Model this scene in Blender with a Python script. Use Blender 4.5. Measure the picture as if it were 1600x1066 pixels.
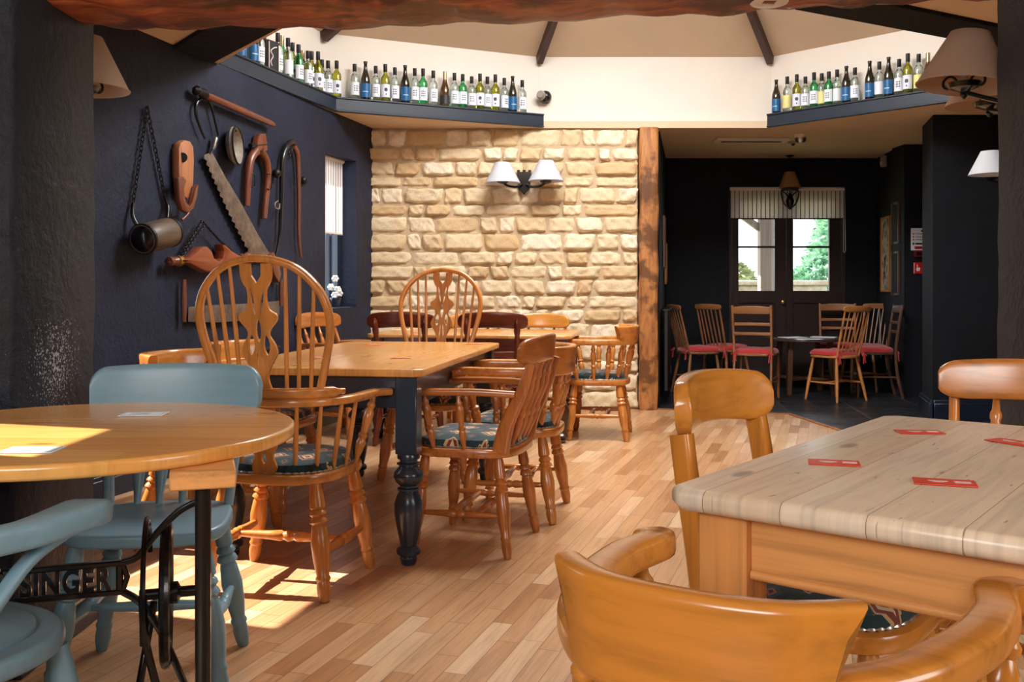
import bpy, bmesh, math, random
from mathutils import Vector, Matrix, Euler
from mathutils.geometry import tessellate_polygon
R = math.radians
scene = bpy.context.scene
for o in list(bpy.data.objects): bpy.data.objects.remove(o)
COL = scene.collection

# ------------------------------------------------------------ camera, world, lights, exposure
H, YH, F = 1.08, 446.0, 1500.0          # eye height, horizon row, focal length in pixels (1600 wide)
cam_d = bpy.data.cameras.new('camera'); cam = bpy.data.objects.new('camera', cam_d); COL.objects.link(cam)
cam.location = (0, 0, H); cam.rotation_euler = (R(90), 0, 0)
cam_d.sensor_width = 36; cam_d.lens = F/1600*36; cam_d.shift_y = -(533-YH)/1600
cam_d.clip_start = .05; cam_d.clip_end = 200
scene.camera = cam
scene.view_settings.view_transform = 'Standard'
try: scene.view_settings.look = 'None'
except Exception: pass
scene.view_settings.gamma = 1; scene.view_settings.use_curve_mapping = False
scene.view_settings.exposure = 0.22
w = bpy.data.worlds.new('world'); scene.world = w; w.use_nodes = True
bg = w.node_tree.nodes['Background']; bg.inputs[0].default_value = (.80, .89, 1.0, 1); bg.inputs[1].default_value = 3.6
SUN_DIR = Vector((1, -.30, -1.0)).normalized()      # the way the sunlight travels
sd = bpy.data.lights.new('sun', 'SUN'); sd.energy = 17; sd.angle = R(.6); sd.color = (1, .95, .88)
so = bpy.data.objects.new('sun', sd); COL.objects.link(so)
so.rotation_euler = SUN_DIR.to_track_quat('-Z', 'Y').to_euler(); so.location = (-9, 6, 9)
def area(name, loc, target, sx, sy, power, color=(1,1,1), spread=180):
    d = bpy.data.lights.new(name, 'AREA'); d.shape = 'RECTANGLE'; d.size = sx; d.size_y = sy
    d.energy = power; d.color = color; d.spread = R(spread)
    o = bpy.data.objects.new(name, d); COL.objects.link(o); o.location = loc
    o.rotation_euler = (Vector(target)-Vector(loc)).to_track_quat('-Z', 'Y').to_euler(); return o
area('skylight_daylight', (.8, 5.7, 3.80), (.8, 5.7, 0), 1.9, 1.5, 190, (1, .98, .95))
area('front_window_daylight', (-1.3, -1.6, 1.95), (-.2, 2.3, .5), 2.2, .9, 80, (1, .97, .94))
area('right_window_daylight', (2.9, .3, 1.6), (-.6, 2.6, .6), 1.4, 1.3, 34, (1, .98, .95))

# ------------------------------------------------------------ pixel to place helpers
def at_z(px, py, z):
    s = (py-YH)/(H-z); return Vector(((px-800)/s, F/s, z))
def at_y(px, py, y):
    s = F/y; return Vector(((px-800)/s, y, H-(py-YH)/s))
WALL_A, WALL_B = -3.262, .244            # left wall: x = WALL_A + WALL_B*y
def at_wall(px, py, off=0.0):
    k = (px-800)/F; n = math.sqrt(1+WALL_B**2)
    y = (WALL_A+off*n)/(k-WALL_B); s = F/y
    return Vector((k*y, y, H-(py-YH)/s))

# ------------------------------------------------------------ mesh builder
def catmull(pts, n=6):
    P = [Vector(p) for p in pts]; out = []
    for i in range(len(P)-1):
        p0 = P[max(i-1,0)]; p1 = P[i]; p2 = P[i+1]; p3 = P[min(i+2,len(P)-1)]
        for k in range(n):
            t = k/n
            out.append(.5*((2*p1)+(p2-p0)*t+(2*p0-5*p1+4*p2-p3)*t*t+(3*p1-p0-3*p2+p3)*t**3))
    out.append(P[-1].copy()); return out
def sup(w, h, e=3.2, n=14, cn=0, cz=0):
    r = []
    for i in range(n):
        a = 2*math.pi*(i+.5)/n; c, s = math.cos(a), math.sin(a)
        r.append((cn+w/2*math.copysign(abs(c)**(2/e), c), cz+h/2*math.copysign(abs(s)**(2/e), s)))
    return r
class MB:
    def __init__(s): s.v = []; s.f = []; s.col = None
    def add(s, vs, fs, M=None):
        b = len(s.v)
        s.v += [tuple((M@Vector(v)) if M else v) for v in vs]
        s.f += [tuple(b+i for i in f) for f in fs]; return s
    def bm(s, bm_, M=None):
        bm_.verts.index_update()
        s.add([v.co.copy() for v in bm_.verts], [[v.index for v in f.verts] for f in bm_.faces], M); bm_.free(); return s
    def box(s, c, d, b=.003, rz=0, M=None, seg=1):
        bm_ = bmesh.new(); bmesh.ops.create_cube(bm_, size=1)
        for v in bm_.verts: v.co = Vector((v.co.x*d[0], v.co.y*d[1], v.co.z*d[2]))
        b = min(b, min(d)*.45)
        if b > 0: bmesh.ops.bevel(bm_, geom=list(bm_.edges), offset=b, segments=seg, affect='EDGES', profile=.5)
        T = Matrix.Translation(Vector(c)) @ Matrix.Rotation(rz, 4, 'Z')
        return s.bm(bm_, (M@T) if M else T)
    def beam(s, p0, p1, w, h, b=.003, up=(0,0,1)):       # rectangular bar between two points
        p0, p1 = Vector(p0), Vector(p1); d = p1-p0; L = d.length; z = d.normalized(); u = Vector(up)
        if abs(z.dot(u)) > .98: u = Vector((0,1,0))
        x = u.cross(z).normalized(); y = z.cross(x)
        M = Matrix(((x.x,y.x,z.x,(p0.x+p1.x)/2),(x.y,y.y,z.y,(p0.y+p1.y)/2),(x.z,y.z,z.z,(p0.z+p1.z)/2),(0,0,0,1)))
        return s.box((0,0,0), (w,h,L), b, 0, M)
    def lathe(s, p0, p1, prof, seg=14, smooth=True):
        p0, p1 = Vector(p0), Vector(p1); d = p1-p0; z = d.normalized()
        u = Vector((1,0,0)) if abs(z.x) < .9 else Vector((0,1,0))
        x = u.cross(z).normalized(); y = z.cross(x); vs = []; fs = []
        for (t, r) in prof:
            c = p0+d*t
            for k in range(seg):
                a = 2*math.pi*k/seg; vs.append(c+x*(r*math.cos(a))+y*(r*math.sin(a)))
        for i in range(len(prof)-1):
            for k in range(seg):
                k2 = (k+1)%seg; fs.append((i*seg+k, i*seg+k2, (i+1)*seg+k2, (i+1)*seg+k))
        fs.append(tuple(reversed(range(seg)))); fs.append(tuple((len(prof)-1)*seg+k for k in range(seg)))
        return s.add(vs, fs)
    def sweep(s, path, sec, up=(0,0,1), caps=True, closed=False):
        """sec: list of (n, u[, t]) or a function of the 0..1 position; n = sideways, u = up"""
        P = [Vector(p) for p in path]; N = len(P); up = Vector(up); vs = []; fs = []; m = None
        for i, p in enumerate(P):
            if closed: t = (P[(i+1)%N]-P[i-1]).normalized()
            else: t = (P[min(i+1,N-1)]-P[max(i-1,0)]).normalized()
            n = t.cross(up)
            if n.length < 1e-4: n = Vector((1,0,0))
            n.normalize(); u = n.cross(t)
            S = sec(i/(N-1)) if callable(sec) else sec; m = len(S)
            for q in S:
                v = p+n*q[0]+u*q[1]
                if len(q) > 2: v += t*q[2]
                vs.append(v)
        for i in range(N if closed else N-1):
            j = (i+1)%N
            for k in range(m):
                k2 = (k+1)%m; fs.append((i*m+k, j*m+k, j*m+k2, i*m+k2))
        if caps and not closed:
            fs.append(tuple(range(m))); fs.append(tuple((N-1)*m+k for k in reversed(range(m))))
        return s.add(vs, fs)
    def tube(s, path, r, seg=8, up=(0,0,1), closed=False):
        if callable(r): f = lambda t: [(r(t)*math.cos(2*math.pi*k/seg), r(t)*math.sin(2*math.pi*k/seg)) for k in range(seg)]
        else: f = [(r*math.cos(2*math.pi*k/seg), r*math.sin(2*math.pi*k/seg)) for k in range(seg)]
        return s.sweep(path, f, up, True, closed)
    def prism(s, outline, h, M=None, b=.004, seg=2, bot=True):   # outline in xy, thickness z 0..h
        bm_ = bmesh.new(); vs = [bm_.verts.new((p[0], p[1], 0)) for p in outline]; f = bm_.faces.new(vs)
        if f.normal.z > 0 or True:
            f.normal_update()
            if f.normal.z > 0: f.normal_flip()
        r = bmesh.ops.extrude_face_region(bm_, geom=[f]); top = [g for g in r['geom'] if isinstance(g, bmesh.types.BMVert)]
        for v in top: v.co.z = h
        ed = [e for e in bm_.edges if abs(e.verts[0].co.z-e.verts[1].co.z) < 1e-7 and (bot or e.verts[0].co.z > h*.5)]
        if b > 0: bmesh.ops.bevel(bm_, geom=ed, offset=b, segments=seg, affect='EDGES', profile=.5)
        return s.bm(bm_, M)
    def plate(s, outer, holes, h, M=None):               # pierced plate, thickness 0..h
        loops = [outer]+holes; tri = tessellate_polygon([[Vector((p[0],p[1],0)) for p in L] for L in loops])
        flat = [p for L in loops for p in L]; n = len(flat)
        vs = [(p[0],p[1],0) for p in flat]+[(p[0],p[1],h) for p in flat]
        fs = [tuple(t) for t in tri]+[tuple(i+n for i in reversed(t)) for t in tri]; b = 0
        for L in loops:
            m = len(L)
            for i in range(m): j = (i+1)%m; fs.append((b+i, b+j, b+j+n, b+i+n))
            b += m
        return s.add(vs, fs, M)
    def ball(s, c, r, seg=10, ring=6, sc=(1,1,1), M=None):
        vs = []; fs = []
        for i in range(ring+1):
            a = math.pi*i/ring
            for k in range(seg):
                b = 2*math.pi*k/seg; vs.append(Vector((c[0]+sc[0]*r*math.sin(a)*math.cos(b), c[1]+sc[1]*r*math.sin(a)*math.sin(b), c[2]+sc[2]*r*math.cos(a))))
        for i in range(ring):
            for k in range(seg): fs.append((i*seg+k, (i+1)*seg+k, (i+1)*seg+(k+1)%seg, i*seg+(k+1)%seg))
        return s.add(vs, fs, M)
    def build(s, name, mat, parent=None, sharp=38, smooth=True):
        me = bpy.data.meshes.new(name); me.from_pydata([tuple(v) for v in s.v], [], s.f); 
        bm_ = bmesh.new(); bm_.from_mesh(me)
        bmesh.ops.remove_doubles(bm_, verts=bm_.verts, dist=1e-6)
        bmesh.ops.recalc_face_normals(bm_, faces=bm_.faces); bm_.to_mesh(me); bm_.free()
        if smooth:
            me.polygons.foreach_set('use_smooth', [True]*len(me.polygons)); me.set_sharp_from_angle(angle=R(sharp))
        me.materials.append(mat)
        o = bpy.data.objects.new(name, me); COL.objects.link(o)
        if parent: o.parent = parent
        return o
def tag(o, label=None, cat=None, group=None, kind=None):
    if label: o['label'] = label
    if cat: o['category'] = cat
    if group: o['group'] = group
    if kind: o['kind'] = kind
    return o
def thing(name, label, cat, loc=(0,0,0), rz=0, group=None):
    o = bpy.data.objects.new(name, None); COL.objects.link(o); o.location = loc; o.rotation_euler = (0,0,rz); o.empty_display_size = .1
    return tag(o, label, cat, group)
def copy_tree(o, parent=None):
    c = o.copy(); COL.objects.link(c)
    if parent: c.parent = parent
    for ch in list(o.children): copy_tree(ch, c)
    return c
def facing(fx, fy): return math.atan2(-fx, fy)
_used = set()
def place(proto, loc, f, label, group=None, sc=None):
    """the first placing moves the model itself, later ones copy it with all its parts"""
    if proto.name in _used: o = copy_tree(proto)
    else: o = proto; _used.add(proto.name)
    o.location = (loc[0], loc[1], loc[2] if len(loc) > 2 else 0); o.rotation_euler = (0, 0, facing(*f))
    if sc: o.scale = sc
    o['label'] = label
    if group: o['group'] = group
    elif 'group' in o: del o['group']
    return o

# ------------------------------------------------------------ materials
class NT:
    def __init__(s, name):
        s.m = bpy.data.materials.new(name); s.m.use_nodes = True; s.t = s.m.node_tree; s.n = s.t.nodes; s.b = s.n['Principled BSDF']
        s.out = s.n['Material Output']; s.tc = s.n.new('ShaderNodeTexCoord')
    def new(s, typ, **k):
        n = s.n.new(typ)
        for a, v in k.items(): setattr(n, a, v)
        return n
    def link(s, a, b): s.t.links.new(a, b)
    def inp(s, sock, v):
        if isinstance(v, bpy.types.NodeSocket): s.link(v, sock)
        else:
            if isinstance(v, tuple) and len(v) == 3 and sock.type == 'RGBA': v = v+(1,)
            sock.default_value = v
    def math(s, op, a, b=0.0, c=None, clamp=False):
        n = s.new('ShaderNodeMath', operation=op); n.use_clamp = clamp; s.inp(n.inputs[0], a); s.inp(n.inputs[1], b)
        if c is not None: s.inp(n.inputs[2], c)
        return n.outputs[0]
    def map(s, scale=(1,1,1), rot=(0,0,0), loc=(0,0,0), src='Object'):
        n = s.new('ShaderNodeMapping'); s.link(s.tc.outputs[src], n.inputs[0])
        n.inputs['Scale'].default_value = scale; n.inputs['Rotation'].default_value = rot; n.inputs['Location'].default_value = loc
        return n.outputs[0]
    def noise(s, vec, scale=1, detail=3, rough=.5, dist=0, out=0):
        n = s.new('ShaderNodeTexNoise'); s.link(vec, n.inputs['Vector']); n.inputs['Scale'].default_value = scale
        n.inputs['Detail'].default_value = detail; n.inputs['Roughness'].default_value = rough; n.inputs['Distortion'].default_value = dist
        return n.outputs[out]
    def ramp(s, fac, stops, interp='LINEAR'):
        n = s.new('ShaderNodeValToRGB'); s.inp(n.inputs[0], fac); cr = n.color_ramp; cr.interpolation = interp
        while len(cr.elements) < len(stops): cr.elements.new(.5)
        for e, (p, c) in zip(cr.elements, stops): e.position = p; e.color = tuple(c)+(1,) if len(c) == 3 else c
        return n.outputs[0]
    def mix(s, fac, a, b, mode='MIX'):
        n = s.new('ShaderNodeMix', data_type='RGBA', blend_type=mode); s.inp(n.inputs[0], fac); s.inp(n.inputs[6], a); s.inp(n.inputs[7], b)
        return n.outputs[2]
    def bump(s, h, strength=.3, dist=.01):
        n = s.new('ShaderNodeBump'); s.inp(n.inputs['Height'], h); n.inputs['Strength'].default_value = strength; n.inputs['Distance'].default_value = dist
        s.link(n.outputs[0], s.b.inputs['Normal'])
    def xyz(s, vec):
        n = s.new('ShaderNodeSeparateXYZ'); s.link(vec, n.inputs[0]); return n.outputs
    def comb(s, x, y, z=0.0):
        n = s.new('ShaderNodeCombineXYZ'); s.inp(n.inputs[0], x); s.inp(n.inputs[1], y); s.inp(n.inputs[2], z); return n.outputs[0]
    def white(s, vec, out=0):
        n = s.new('ShaderNodeTexWhiteNoise', noise_dimensions='3D'); s.link(vec, n.inputs[0]); return n.outputs[out]
    def set(s, **k):
        for a, v in k.items(): s.inp(s.b.inputs[{'base':'Base Color','rough':'Roughness','metal':'Metallic','coat':'Coat Weight','coatr':'Coat Roughness','trans':'Transmission Weight','ior':'IOR','emis':'Emission Color','emiss':'Emission Strength','alpha':'Alpha','spec':'Specular IOR Level','sheen':'Sheen Weight','subs':'Subsurface Weight'}[a]], v)
        return s
def lin(r, g, b):
    f = lambda c: (c/255/12.92) if c/255 <= .04045 else ((c/255+.055)/1.055)**2.4
    return (f(r), f(g), f(b))
def mul(c, k): return tuple(min(1, x*k) for x in c)
def plain(name, col, rough=.5, metal=0, **k): return NT(name).set(base=col, rough=rough, metal=metal, **k).m
def wood(name, c, axis='z', rough=.32, coat=.5, contrast=.45, scale=1.0):
    t = NT(name); a, b = 42*scale, 1.8*scale
    sc = {'x':(b,a,a),'y':(a,b,a),'z':(a,a,b)}[axis]
    n1 = t.noise(t.map(sc), 1, 4, .55, .25); n2 = t.noise(t.map((2,2,2)), 1, 1)
    col = t.ramp(n1, [(.3, mul(c, 1-contrast)), (.5, c), (.72, mul(c, 1+contrast*.45))])
    col = t.mix(t.ramp(n2, [(.35,(0,0,0)),(.7,(.3,.3,.3))]), col, mul(c, .72))
    t.set(base=col, rough=rough, coat=coat, coatr=.18); t.bump(n1, .06, .002); return t.m
def plankwood(name, tones, width, length, axis='y', rough=.35, coat=.3, knots=0.0, gap=.0015, gapcol=(.05,.025,.01), rot=0, grain=.35, src='Object', marks=0):
    t = NT(name); x, y, z = t.xyz(t.map((1,1,1), (0,0,rot), (0,0,0), src))
    u, v = (y, x) if axis == 'y' else (x, y)
    row = t.math('FLOOR', t.math('DIVIDE', v, width)); rr = t.white(t.comb(row, 3.3))
    uu = t.math('ADD', t.math('DIVIDE', u, length), t.math('MULTIPLY', rr, 7.31)); cell = t.math('FLOOR', uu)
    rc = t.white(t.comb(row, cell, 1.7))
    col = t.ramp(rc, [(i/(len(tones)-1), c) for i, c in enumerate(tones)])
    gv = t.comb(t.math('MULTIPLY', v, 42), t.math('ADD', t.math('MULTIPLY', u, 2.2), t.math('MULTIPLY', rc, 50)), t.math('MULTIPLY', rr, 20))
    n1 = t.noise(gv, 1, 5, .6, 1.2); g = t.ramp(n1, [(.3,(1-grain,)*3),(.55,(1,1,1)),(.75,(1+grain*.2,)*3)])
    col = t.mix(1.0, col, g, 'MULTIPLY')
    if knots:
        vo = t.new('ShaderNodeTexVoronoi'); t.link(t.comb(t.math('MULTIPLY', v, 8.0), t.math('MULTIPLY', u, 3.2)), vo.inputs['Vector']); vo.inputs['Scale'].default_value = 1
        k = t.ramp(vo.outputs['Distance'], [(0,(1,1,1)),(knots,(.75,.75,.75)),(knots*1.6,(0,0,0))]); col = t.mix(k, col, mul(tones[0], .33))
    if marks:
        mk = t.noise(t.comb(t.math('MULTIPLY', v, 60), t.math('MULTIPLY', u, 17), 4.0), 1, 3, .6, .4); mk2 = t.noise(t.comb(t.math('MULTIPLY', v, 5), t.math('MULTIPLY', u, 2.2), 9.0), 1, 3, .6)
        col = t.mix(t.ramp(mk, [(marks,(0,0,0)),(marks+.05,(.8,.8,.8))]), col, mul(tones[0], .28)); col = t.mix(t.ramp(mk2, [(.55,(0,0,0)),(.75,(.35,.35,.35))]), col, mul(tones[2], .72))
    fv = t.math('FRACT', t.math('DIVIDE', v, width)); fu = t.math('FRACT', uu)
    e = t.math('MINIMUM', t.math('MULTIPLY', t.math('MINIMUM', fv, t.math('SUBTRACT', 1.0, fv)), width), t.math('MULTIPLY', t.math('MINIMUM', fu, t.math('SUBTRACT', 1.0, fu)), length))
    ge = t.math('LESS_THAN', e, gap); col = t.mix(ge, col, gapcol)
    t.set(base=col, rough=rough, coat=coat, coatr=.2); t.bump(t.math('SUBTRACT', n1, t.math('MULTIPLY', ge, 3.0)), .12, .002); return t.m

HON = lin(196, 120, 48); HON2 = lin(208, 136, 62)
M = {}
for ax in 'xyz':
    M['honey_'+ax] = wood('honey_wood_'+ax, lin(204,130,60), ax, .27, .6, .34)
    M['gold_'+ax] = wood('golden_wood_'+ax, lin(208,134,50), ax, .25, .6, .24)
    M['warm_'+ax] = wood('warm_brown_wood_'+ax, lin(182,106,46), ax, .28, .6)
    M['red_'+ax] = wood('reddish_wood_'+ax, lin(104,40,16), ax, .25, .7)
    M['old_'+ax] = wood('dull_oak_'+ax, lin(150,98,58), ax, .45, .2)
    M['dkold_'+ax] = wood('dark_oak_'+ax, lin(88,56,36), ax, .45, .2)
    M['pale_'+ax] = wood('pale_beech_'+ax, lin(200,130,70), ax, .35, .3)
    M['blue_'+ax] = wood('blue_paint_'+ax, lin(122,158,174), ax, .42, .15, .08)
    M['navyp_'+ax] = wood('blue_black_paint_'+ax, lin(32,44,60), ax, .28, .4, .1)
    M['tool_'+ax] = wood('tool_wood_'+ax, lin(112,56,30), ax, .4, .3, .5)
M['navy_leg'] = M['navyp_z']
M['darkleg'] = wood('dark_stained_leg', lin(62,30,18), 'z', .3, .5)
M['pine_top'] = plankwood('pine_table_top', [lin(232,164,84), lin(238,178,98), lin(226,154,74)], .145, 4.0, 'x', .24, .5, .075, -1.0, lin(190,120,50), grain=.2)
M['pine_topy'] = plankwood('pine_table_top_lengthways', [lin(226,158,80), lin(234,170,94), lin(220,148,70)], .15, 6.0, 'y', .26, .5, .07, .0002, lin(190,120,50), grain=.25)
M['far_top'] = plankwood('waxed_table_top', [lin(206,140,74), lin(222,160,96)], .16, 5.0, 'x', .22, .5, .05, .0008, mul(lin(160,90,40),.6), grain=.25)
M['scrub_top'] = plankwood('scrubbed_pine_top', [lin(242,222,194), lin(246,230,208), lin(236,212,180)], .125, 6.0, 'y', .38, .25, .085, .0006, lin(150,114,82), grain=.2, marks=.665)  # plank tones lifted to put the whitish skylight sheen into the colour
M['scrub_edge'] = wood('scrubbed_pine_edge', lin(206,164,120), 'x', .45, .1, .35)
M['pine_leg'] = wood('orange_pine_leg', lin(222,154,88), 'z', .38, .3, .4)
M['pine_apron'] = wood('orange_pine_apron', lin(226,160,94), 'x', .38, .3, .4)
M['floor'] = plankwood('oak_strip_floor', [lin(176,124,82), lin(196,146,102), lin(210,164,120), lin(202,154,110), lin(228,190,150)], .068, .42, 'y', .30, .35, 0, .0009, lin(110,66,34), rot=R(18.2), grain=.28)

def plaster(name, c, bump=.5, rough=.75, sc=1.0, var=.35):
    t = NT(name); v = t.map((1,1,1)); n1 = t.noise(v, 9*sc, 5, .62, .4); n2 = t.noise(v, 45*sc, 3, .6); n3 = t.noise(v, 2.0, 3)
    t.set(base=t.ramp(n3, [(.3, mul(c, 1-var)), (.7, mul(c, 1+var))]), rough=rough, spec=.3)
    t.bump(t.math('ADD', n1, t.math('MULTIPLY', n2, .35)), bump, .02); return t.m
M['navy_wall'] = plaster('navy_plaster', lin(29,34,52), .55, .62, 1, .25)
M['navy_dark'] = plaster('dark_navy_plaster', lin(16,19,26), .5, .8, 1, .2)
M['navy_pillar'] = plaster('black_navy_pillar_plaster', lin(30,33,42), .7, .6, .8, .2)
# flaked specks of paint low on the left pillar
def specks(m):
    nt = m.node_tree; b = nt.nodes['Principled BSDF']; old = b.inputs['Base Color'].links[0].from_socket
    tc = nt.nodes.new('ShaderNodeTexCoord'); d = nt.nodes.new('ShaderNodeVectorMath'); d.operation = 'DISTANCE'; nt.links.new(tc.outputs['Object'], d.inputs[0]); d.inputs[1].default_value = (-1.36, 2.86, .84)
    n = nt.nodes.new('ShaderNodeTexNoise'); nt.links.new(tc.outputs['Object'], n.inputs['Vector']); n.inputs['Scale'].default_value = 130
    a = nt.nodes.new('ShaderNodeMath'); a.operation = 'MULTIPLY_ADD'; nt.links.new(d.outputs['Value'], a.inputs[0]); a.inputs[1].default_value = -1.1; nt.links.new(n.outputs[0], a.inputs[2])
    g = nt.nodes.new('ShaderNodeMath'); g.operation = 'GREATER_THAN'; nt.links.new(a.outputs[0], g.inputs[0]); g.inputs[1].default_value = .50
    mx = nt.nodes.new('ShaderNodeMix'); mx.data_type = 'RGBA'; nt.links.new(g.outputs[0], mx.inputs[0]); nt.links.new(old, mx.inputs[6]); mx.inputs[7].default_value = (.32,.31,.33,1); nt.links.new(mx.outputs[2], b.inputs['Base Color'])
specks(M['navy_pillar'])
M['white_wall'] = plaster('white_plaster', lin(228,219,208), .12, .8, .7, .03)
M['cream_roof'] = plaster('cream_roof_plaster', lin(205,184,158), .16, .85, .6, .04)
M['cream_ceiling'] = plaster('cream_ceiling_plaster', lin(214,190,160), .12, .85, .6, .04)
M['mortar'] = plaster('stone_mortar', lin(196,172,140), .5, .9, 3, .12)
M['fascia'] = plain('blue_grey_gloss_paint', lin(34,44,58), .35)
M['trim_navy'] = plain('navy_gloss_trim', lin(30,38,54), .3)
M['black_iron'] = NT('black_cast_iron').set(base=lin(16,16,18), rough=.28, metal=.3, coat=.4).m
M['dark_iron'] = NT('old_dark_iron').set(base=lin(40,38,38), rough=.45, metal=.7).m
M['black_paint'] = plain('black_metal', lin(14,13,13), .4)
M['brass'] = plain('brass', lin(200,160,90), .3, 1)
M['chrome'] = plain('pale_metal', lin(190,190,190), .3, 1)
M['door_brown'] = wood('dark_brown_door', lin(46,30,28), 'z', .5, .1, .15)
M['white_plastic'] = plain('white_plastic', lin(225,215,205), .4)
M['grey_plastic'] = plain('grey_plastic', lin(150,140,130), .4)
M['dark_plastic'] = plain('dark_plastic', lin(28,26,26), .25)
M['white_card'] = plain('white_card', lin(226,232,238), .45)
M['grey_print'] = plain('grey_print', lin(150,160,172), .5)
M['red_card'] = plain('red_card', lin(228,74,50), .35)
M['white_print'] = plain('white_print', lin(240,220,215), .4)
M['red_sign'] = plain('red_sign', lin(190,26,26), .4)
M['green_print'] = plain('green_print', lin(30,90,60), .5)
M['black_print'] = plain('black_print', lin(20,20,22), .5)
M['red_cushion'] = NT('red_cushion').set(base=lin(188,40,42), rough=.8, sheen=.4).m
t = NT('slate_tiles'); v = t.map((1,1,1),(0,0,R(8))); x,y,z = t.xyz(v)
cx = t.math('FLOOR', t.math('DIVIDE', x, .6)); cy = t.math('FLOOR', t.math('DIVIDE', y, .4)); rc = t.white(t.comb(cx,cy))
fx = t.math('FRACT', t.math('DIVIDE', x, .6)); fy = t.math('FRACT', t.math('DIVIDE', y, .4))
e = t.math('MINIMUM', t.math('MULTIPLY', t.math('MINIMUM', fx, t.math('SUBTRACT',1.0,fx)), .6), t.math('MULTIPLY', t.math('MINIMUM', fy, t.math('SUBTRACT',1.0,fy)), .4))
g = t.math('LESS_THAN', e, .005); nn = t.noise(v, 6, 5, .6)
t.set(base=t.mix(g, t.mix(nn, t.ramp(rc,[(0,lin(34,38,44)),(1,lin(54,60,68))]), lin(30,32,38)), lin(92,92,92)), rough=t.ramp(nn,[(.3,(.25,)*3),(.7,(.5,)*3)])); t.bump(t.math('SUBTRACT', nn, g), .35, .008); M['slate'] = t.m
# stone: tone varies stone by stone through an attribute of the mesh
t = NT('cotswold_stone'); at = t.new('ShaderNodeAttribute', attribute_name='stone'); v = t.map((1,1,1))
n1 = t.noise(v, 11, 5, .65, .3); n2 = t.noise(v, 48, 4, .7)
c = t.ramp(at.outputs['Fac'], [(0, lin(206,174,130)), (.35, lin(224,202,166)), (.7, lin(234,216,184)), (1, lin(240,226,202))])
c = t.mix(t.ramp(n1, [(.42,(0,0,0)),(.68,(.4,.4,.4))]), c, lin(206,160,100)); c = t.mix(t.ramp(n2,[(.55,(0,0,0)),(.75,(.35,.35,.35))]), c, lin(150,112,70))
t.set(base=c, rough=.85); t.bump(t.math('ADD', n1, t.math('MULTIPLY', n2, .4)), .55, .015); M['stone'] = t.m
# rough old timber
def timber(name, c1, c2, axis):
    t = NT(name); sc = {'x':(2,14,14),'z':(14,14,2)}[axis]; n1 = t.noise(t.map(sc), 1, 6, .65, 1.0); n2 = t.noise(t.map((4,4,4)), 1, 4, .6)
    c = t.ramp(n1, [(.28, mul(c1,.25)), (.42, c1), (.66, c2)]); c = t.mix(t.ramp(n2,[(.49,(0,0,0)),(.58,(.85,.85,.85))]), c, mul(c1,.30))
    t.set(base=c, rough=.5, coat=.15); t.bump(n1, .5, .012); return t.m
M['beam'] = timber('old_beam_timber', lin(112,52,26), lin(184,98,52), 'x')
M['post'] = timber('split_post_timber', lin(150,92,46), lin(196,132,72), 'z')
M['rafter'] = wood('dark_rafter', lin(62,30,22), 'y', .5, .1)
# kilim upholstery
t = NT('kilim_fabric'); x, y, z = t.xyz(t.map((1,1,1)))
dx = t.math('ABSOLUTE', t.math('SUBTRACT', t.math('FRACT', t.math('ADD', t.math('DIVIDE', x, .115), .5)), .5))
dy = t.math('ABSOLUTE', t.math('SUBTRACT', t.math('FRACT', t.math('ADD', t.math('DIVIDE', y, .135), .3)), .5))
d = t.math('SNAP', t.math('ADD', dx, dy), .05); d = t.math('ADD', d, t.math('MULTIPLY', t.noise(t.map((60,60,60)), 1, 2), .03))
c = t.ramp(d, [(0, lin(150,70,44)), (.1, lin(214,190,150)), (.17, lin(120,56,40)), (.27, lin(196,160,116)), (.36, lin(18,54,58)), (.66, lin(12,36,44)), (.78, lin(28,70,72)), (.88, lin(150,80,60)), (.94, lin(16,40,50))], 'CONSTANT')
t.set(base=c, rough=.85, sheen=.2); t.bump(t.noise(t.map((300,300,300)), 1, 1), .15, .002); M['kilim'] = t.m
M['nail'] = plain('silver_nail', lin(200,195,185), .3, .8)
# lampshade fabric
def shade_mat(name, c):
    t = NT(name); n = t.noise(t.map((160,160,30)), 1, 2); t.set(base=t.mix(n, mul(c,.94), c), rough=.9)
    tr = t.new('ShaderNodeBsdfTranslucent'); tr.inputs[0].default_value = tuple(c)+(1,); mx = t.new('ShaderNodeMixShader'); mx.inputs[0].default_value = .35
    t.link(t.b.outputs[0], mx.inputs[1]); t.link(tr.outputs[0], mx.inputs[2]); t.link(mx.outputs[0], t.out.inputs[0]); return t.m
M['shade_white'] = shade_mat('white_shade', lin(228,230,236)); M['shade_cream'] = shade_mat('cream_shade', lin(214,186,160)); M['shade_tan'] = shade_mat('tan_shade', lin(190,140,96))
# striped blind, lets daylight through
t = NT('striped_blind'); x,y,z = t.xyz(t.map((1,1,1))); f = t.math('FRACT', t.math('DIVIDE', x, .047)); g = t.math('LESS_THAN', f, .17)
c = t.mix(g, lin(240,232,228), lin(70,64,74)); t.set(base=c, rough=.9); tr = t.new('ShaderNodeBsdfTranslucent'); t.link(c, tr.inputs[0]); mx = t.new('ShaderNodeMixShader'); mx.inputs[0].default_value = .55
t.link(t.b.outputs[0], mx.inputs[1]); t.link(tr.outputs[0], mx.inputs[2]); t.link(mx.outputs[0], t.out.inputs[0]); M['blind'] = t.m
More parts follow.
